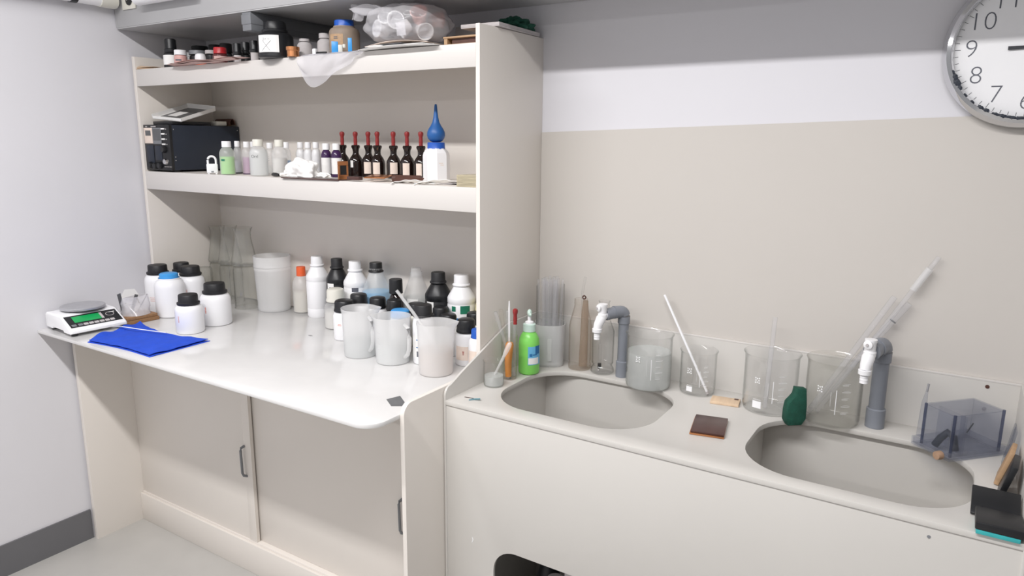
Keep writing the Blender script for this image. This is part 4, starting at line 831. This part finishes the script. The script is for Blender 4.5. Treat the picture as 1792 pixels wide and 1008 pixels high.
# glass beakers
gbeaker('large glass beaker nearly full of water right of the first tap', 1.8882, -.0900, .0590, .1440, liq=(.096, 'cloudy'), box_mark=False)
gbeaker('small empty glass beaker with a white rod leaning in it', 2.0120, -.0630, .0450, .1120)
gbeaker('empty glass beaker with a clear tube, in the middle of the counter', 2.1945, -.0800, .0620, .1410)
gbeaker('cloudy glass beaker holding long glass tubes beside the second tap', 2.3345, -.0800, .0600, .1500, m='frostg', spout=1.2, box_mark=False)
t = thing('stirring_rod', 'white stirring rod leaning out of the small beaker', 'rod', (0, 0, 0)); part('rod', tube([(1.9000, -.030, 1.030), (2.0410, -.072, .801)], .0033, 10), 'white', t); part('tip', tube([(2.0405, -.0719, .8022), (2.0440, -.073, .7965)], .0044, 10), 'greypaper', t)
single('glass_tube', tube([(2.1900, -.100, .800), (2.1860, -.045, 1.012)], .0055, 14), 'glassw', 'clear glass tube standing in the middle beaker', 'glass tube')
for i, (a, b, r, l) in enumerate((((2.300, -.060, .801), (2.5070, -.019, 1.186), .0052, 'longest glass tube leaning out of the cloudy beaker'), ((2.285, -.049, .801), (2.4620, -.022, 1.078), .0070, 'thick glass tube under the longest one in the cloudy beaker'), ((2.283, -.076, .801), (2.4320, -.026, 1.090), .0064, 'glass tube left of the longest one in the cloudy beaker'))):
    A, B = Vector(a), Vector(b); t = thing('glass_tube', l, 'glass tube', (0, 0, 0), group='tubes in the cloudy beaker')
    part('tube', tube([A, A.lerp(B, .5), B], r, 14), 'glassw', t)
    if i == 0: part('sleeve', tube([A.lerp(B, .80), A.lerp(B, .93)], r*1.45, 14), 'frost', t, label='frosted sleeve')
    if i == 1: part('stopper', tube([A.lerp(B, .84), A.lerp(B, .845)], r*1.08, 14), 'grey', t)
single('green_sponge', plate([[(-.014, 0), (-.018, .007), (-.017, .028), (-.014, .044), (-.005, .054), (.002, .063), (.004, .074), (.014, .073), (.016, .040), (.015, .012), (.008, .001)]], .034, 'y', -.017, .007), 'green', 'dark green scouring pad leaning between the two beakers', 'scouring pad', (2.2660, -.140, S+.0022), 0, rot=(-.10, 0, .56))
bpad = thing('wood_piece', 'pale wooden piece lying before the small beaker', 'wood piece', (2.0960, -.1010, S), .16); part('slab', box((-.034, -.022, 0), (.034, .022, .007), .001), 'lwood', bpad); part('notch', box((.020, .010, .0071), (.030, .018, .0078), 0), 'hair', bpad)
t = thing('brown_pad', 'dark brown square pad on the counter between the sinks', 'pad', (2.1120, -.2790, S), .20); part('top_sheet', box((-.036, -.052, .0042), (.036, .052, .0082), .0008), 'bronze', t); part('copper_sheet', box((-.038, -.055, 0), (.036, .052, .004), .0008), 'copper', t, label='copper lower sheet')
single('teal_tape', sheet(8, 3, lambda u, v: (-.014+.028*u, -.004+.008*v+.004*math.sin(4*u), .0006+.004*u*u), .0004), 'tealtape', 'teal scrap of tape at the left front corner of the sink', 'tape', (1.5700, -.430, S), .6)
single('tape_scrap', plate([[(-.012, -.0012), (.012, -.0018), (.013, .0012), (-.011, .0018)]], .0004, 'z', 0), 'bronze', 'thin brown scrap beside the teal tape', 'scrap', (1.5480, -.424, S), .2)
# smoky acrylic tank
TA = math.radians(47.4); t = thing('acrylic_tank', 'smoky clear acrylic tank on a tray at the second sink', 'tank', (2.5740, -.1720, S), TA)
def slab(name, lo, hi, m='smoke', par=None): return part(name, box(lo, hi, .0004, 1), m, par or t)
slab('base_tray', (-.012, -.010, 0), (.136, .088, .004)); slab('tray_rim', (-.012, -.010, .004), (.136, -.006, .018), 'smoke'); slab('tray_rim', (-.012, .084, .004), (.136, .088, .018)); slab('tray_rim', (-.012, -.006, .004), (-.008, .084, .018)); slab('tray_rim', (.132, -.006, .004), (.136, .084, .018))
slab('wall', (0, 0, .004), (.128, .0035, .092)); slab('wall', (0, .0725, .004), (.128, .076, .092)); slab('wall', (0, .0035, .004), (.0035, .0725, .092)); slab('wall', (.1245, .0035, .004), (.128, .0725, .092)); slab('divider', (.034, .0035, .004), (.0375, .0725, .086)); slab('top_plate', (0, 0, .0921), (.128, .076, .0945))
slab('edge_strip', (-.0006, -.0006, .004), (.004, .004, .095), 'smoked'); slab('edge_strip', (-.0006, .072, .004), (.004, .0766, .095), 'smoked'); slab('edge_strip', (.124, -.0006, .004), (.1286, .004, .095), 'smoked')
part('hose', tube([(.012, .050, .010), (.014, .040, .030), (.020, .030, .045), (.022, .018, .040), (.024, .012, .012)], .0075, 12), 'pvc_navy', t, label='dark hose inside'); part('rod', tube([(.046, .010, .050), (.062, .012, .068)], .0014, 8), 'black', t)
part('inner_tube', tube([(.0085, .0085, .006), (.0085, .0085, .085)], .0048, 14), 'frostg', t); part('inner_tube', tube([(.030, .008, .006), (.030, .008, .088)], .0042, 14), 'smoke', t)
t2 = thing('thin_nozzle', 'thin clear nozzle standing up behind the acrylic tank', 'nozzle', (2.5150, -.0750, S)); part('cone', tube([(0, 0, .004), (.001, 0, .08), (.003, 0, .106)], [.007, .0055, .0024], 12), 'smoke', t2); part('tip', tube([(.003, 0, .106), (.0045, 0, .124)], .0024, 10), 'steel', t2)
single('cork_plug', xf(lathe([(0, 0), (.0085, 0), (.0092, .002), (.0085, .012), (0, .012)], 24), Matrix.Rotation(PI/2, 4, 'X')), 'rock', 'round brown cork plug in front of the acrylic tank tray', 'plug', (2.5580, -.1800, S+.0095), .9, rot=(0, 0, -.75))
# right end of the counter
rx = 2.6835
single('wooden_board', box((-.004, -.030, 0), (.004, .032, .070), .001), 'tan', 'small tan wooden board leaning at the right end splash', 'board', (2.6540, -.2250, S+.0018), 0, rot=(0, .26, -.12))
single('black_plate', box((-.005, -.034, 0), (.005, .034, .072), .0015), 'black', 'black plate leaning before the tan wooden board', 'plate', (2.6555, -.2950, S+.0020), 0, rot=(0, .25, -.10))
single('clear_plate', box((-.0015, -.028, 0), (.0015, .028, .088), .0005), 'smoke', 'thin clear plate leaning behind the tan wooden board', 'plate', (2.6640, -.1550, S), 0, rot=(0, .14, 0))
t = thing('black_box', 'lower black box with a teal layer at the counter corner', 'box', (2.6490, -.4430, S)); part('case', box((-.033, -.034, .008), (.034, .030, .022), .002), 'black', t); part('teal_layer', box((-.031, -.0335, .0005), (.030, .028, .0078), .0006), 'teal', t, label='teal layer')
single('black_tray', box((-.036, -.032, 0), (.036, .032, .006), .0015), 'black', 'flat black tray leaning behind the black box with teal layer', 'tray', (2.6460, -.3800, S+.0150), 0, rot=(.45, 0, 0))
# bottles stored under the sink
for x, y, h, r, l, cm_ in ((1.735, -.33, .40, .035, 'grey capped bottle standing far left under the sink', 'grey'), (1.79, -.395, .362, .035, 'bottle with wide grey lid at the front under the sink', 'greypaper')):
    bottle('stored_bottle', l, 'bottle', x, y, .0005, BOT, r, h, 'blackm', .023, .035, cm_, CAPS, 'bottles stored under the sink', overlap=.6)
single('grey_crate', boxes([((-.14, -.08, 0), (.14, .08, .006)), ((-.14, -.08, .006), (-.134, .08, .41)), ((.134, -.08, .006), (.14, .08, .41)), ((-.134, -.08, .006), (.134, -.074, .41)), ((-.134, .074, .006), (.134, .08, .41))]), 'greypaper', 'grey open crate standing under the sink', 'crate', (1.965, -.335, .0005))

# ------------------------------------------------------------------ wall clock
CX, CZ, CR = 2.6190, 1.6115, .1545
ck = thing('wall_clock', 'round white wall clock with worn chrome rim', 'clock', (CX, -.0046, CZ), 0, rot=(PI/2, 0, 0))
part('rim', lathe([(.1330, .026), (.1345, .034), (.138, .0375), (.1455, .036), (.151, .028), (CR, .018), (CR, .0), (.150, 0), (.132, .0), (.1330, .026)], 96), 'chrome', ck, label='worn chrome rim')
part('face', lathe([(0, .020), (.1335, .020), (.1335, .0225), (0, .0225)], 96), 'white', ck, label='white dial')
for k in range(60):
    a = k*PI/30; L = .010 if k % 5 == 0 else .0065
    part('minute_mark', xf(box((-.0004, -L, 0), (.0004, 0, .0004), 0), Matrix.Rotation(-a, 4, 'Z') @ Matrix.Translation((0, .1315, .0226))), 'text', ck)
for n in range(1, 13):
    a = PI/2-n*PI/6; ds = str(n)
    for q, ch in enumerate(ds): part('numeral', textmesh(ch, .050, thin=-.0011, ext=.0002), 'tgrey', ck, (.1035*math.cos(a)+(q-(len(ds)-1)/2)*.025, .1035*math.sin(a), .0227))
part('minute_hand', plate([[(-.0030, -.03), (.0030, -.03), (.0016, .105), (-.0016, .105)]], .0008, 'z', .0245), 'text', ck, rot=(0, 0, -PI/2-.0)); part('hour_hand', plate([[(-.0035, -.042), (.0035, -.042), (.002, .070), (-.002, .070)]], .0008, 'z', .0258), 'text', ck, rot=(0, 0, -PI/2+.02)); part('hub', lathe([(0, .0225), (.006, .0225), (.006, .0275), (0, .028)], 20), 'text', ck)
random.seed(3)
for k, (ad, L, wd) in enumerate(((199, .010, .0016), (203, .014, .0045), (208, .016, .0052), (213, .010, .0030), (221, .008, .0016), (229, .008, .0014), (237, .012, .0032), (242, .010, .0036), (250, .014, .0028), (255, .014, .0034), (261, .018, .0030), (268, .018, .0034), (275, .016, .0030), (283, .010, .002), (292, .014, .003))):
    a = math.radians(ad); rr = .1358
    part('worn_patch', xf(blob(L*.55, wd, .0009, .5, 3, k, 3), Matrix.Rotation(a, 4, 'Z') @ Matrix.Translation((rr, 0, .0370)) @ Matrix.Rotation(PI/2, 4, 'Z')), 'pvc_navy', ck)
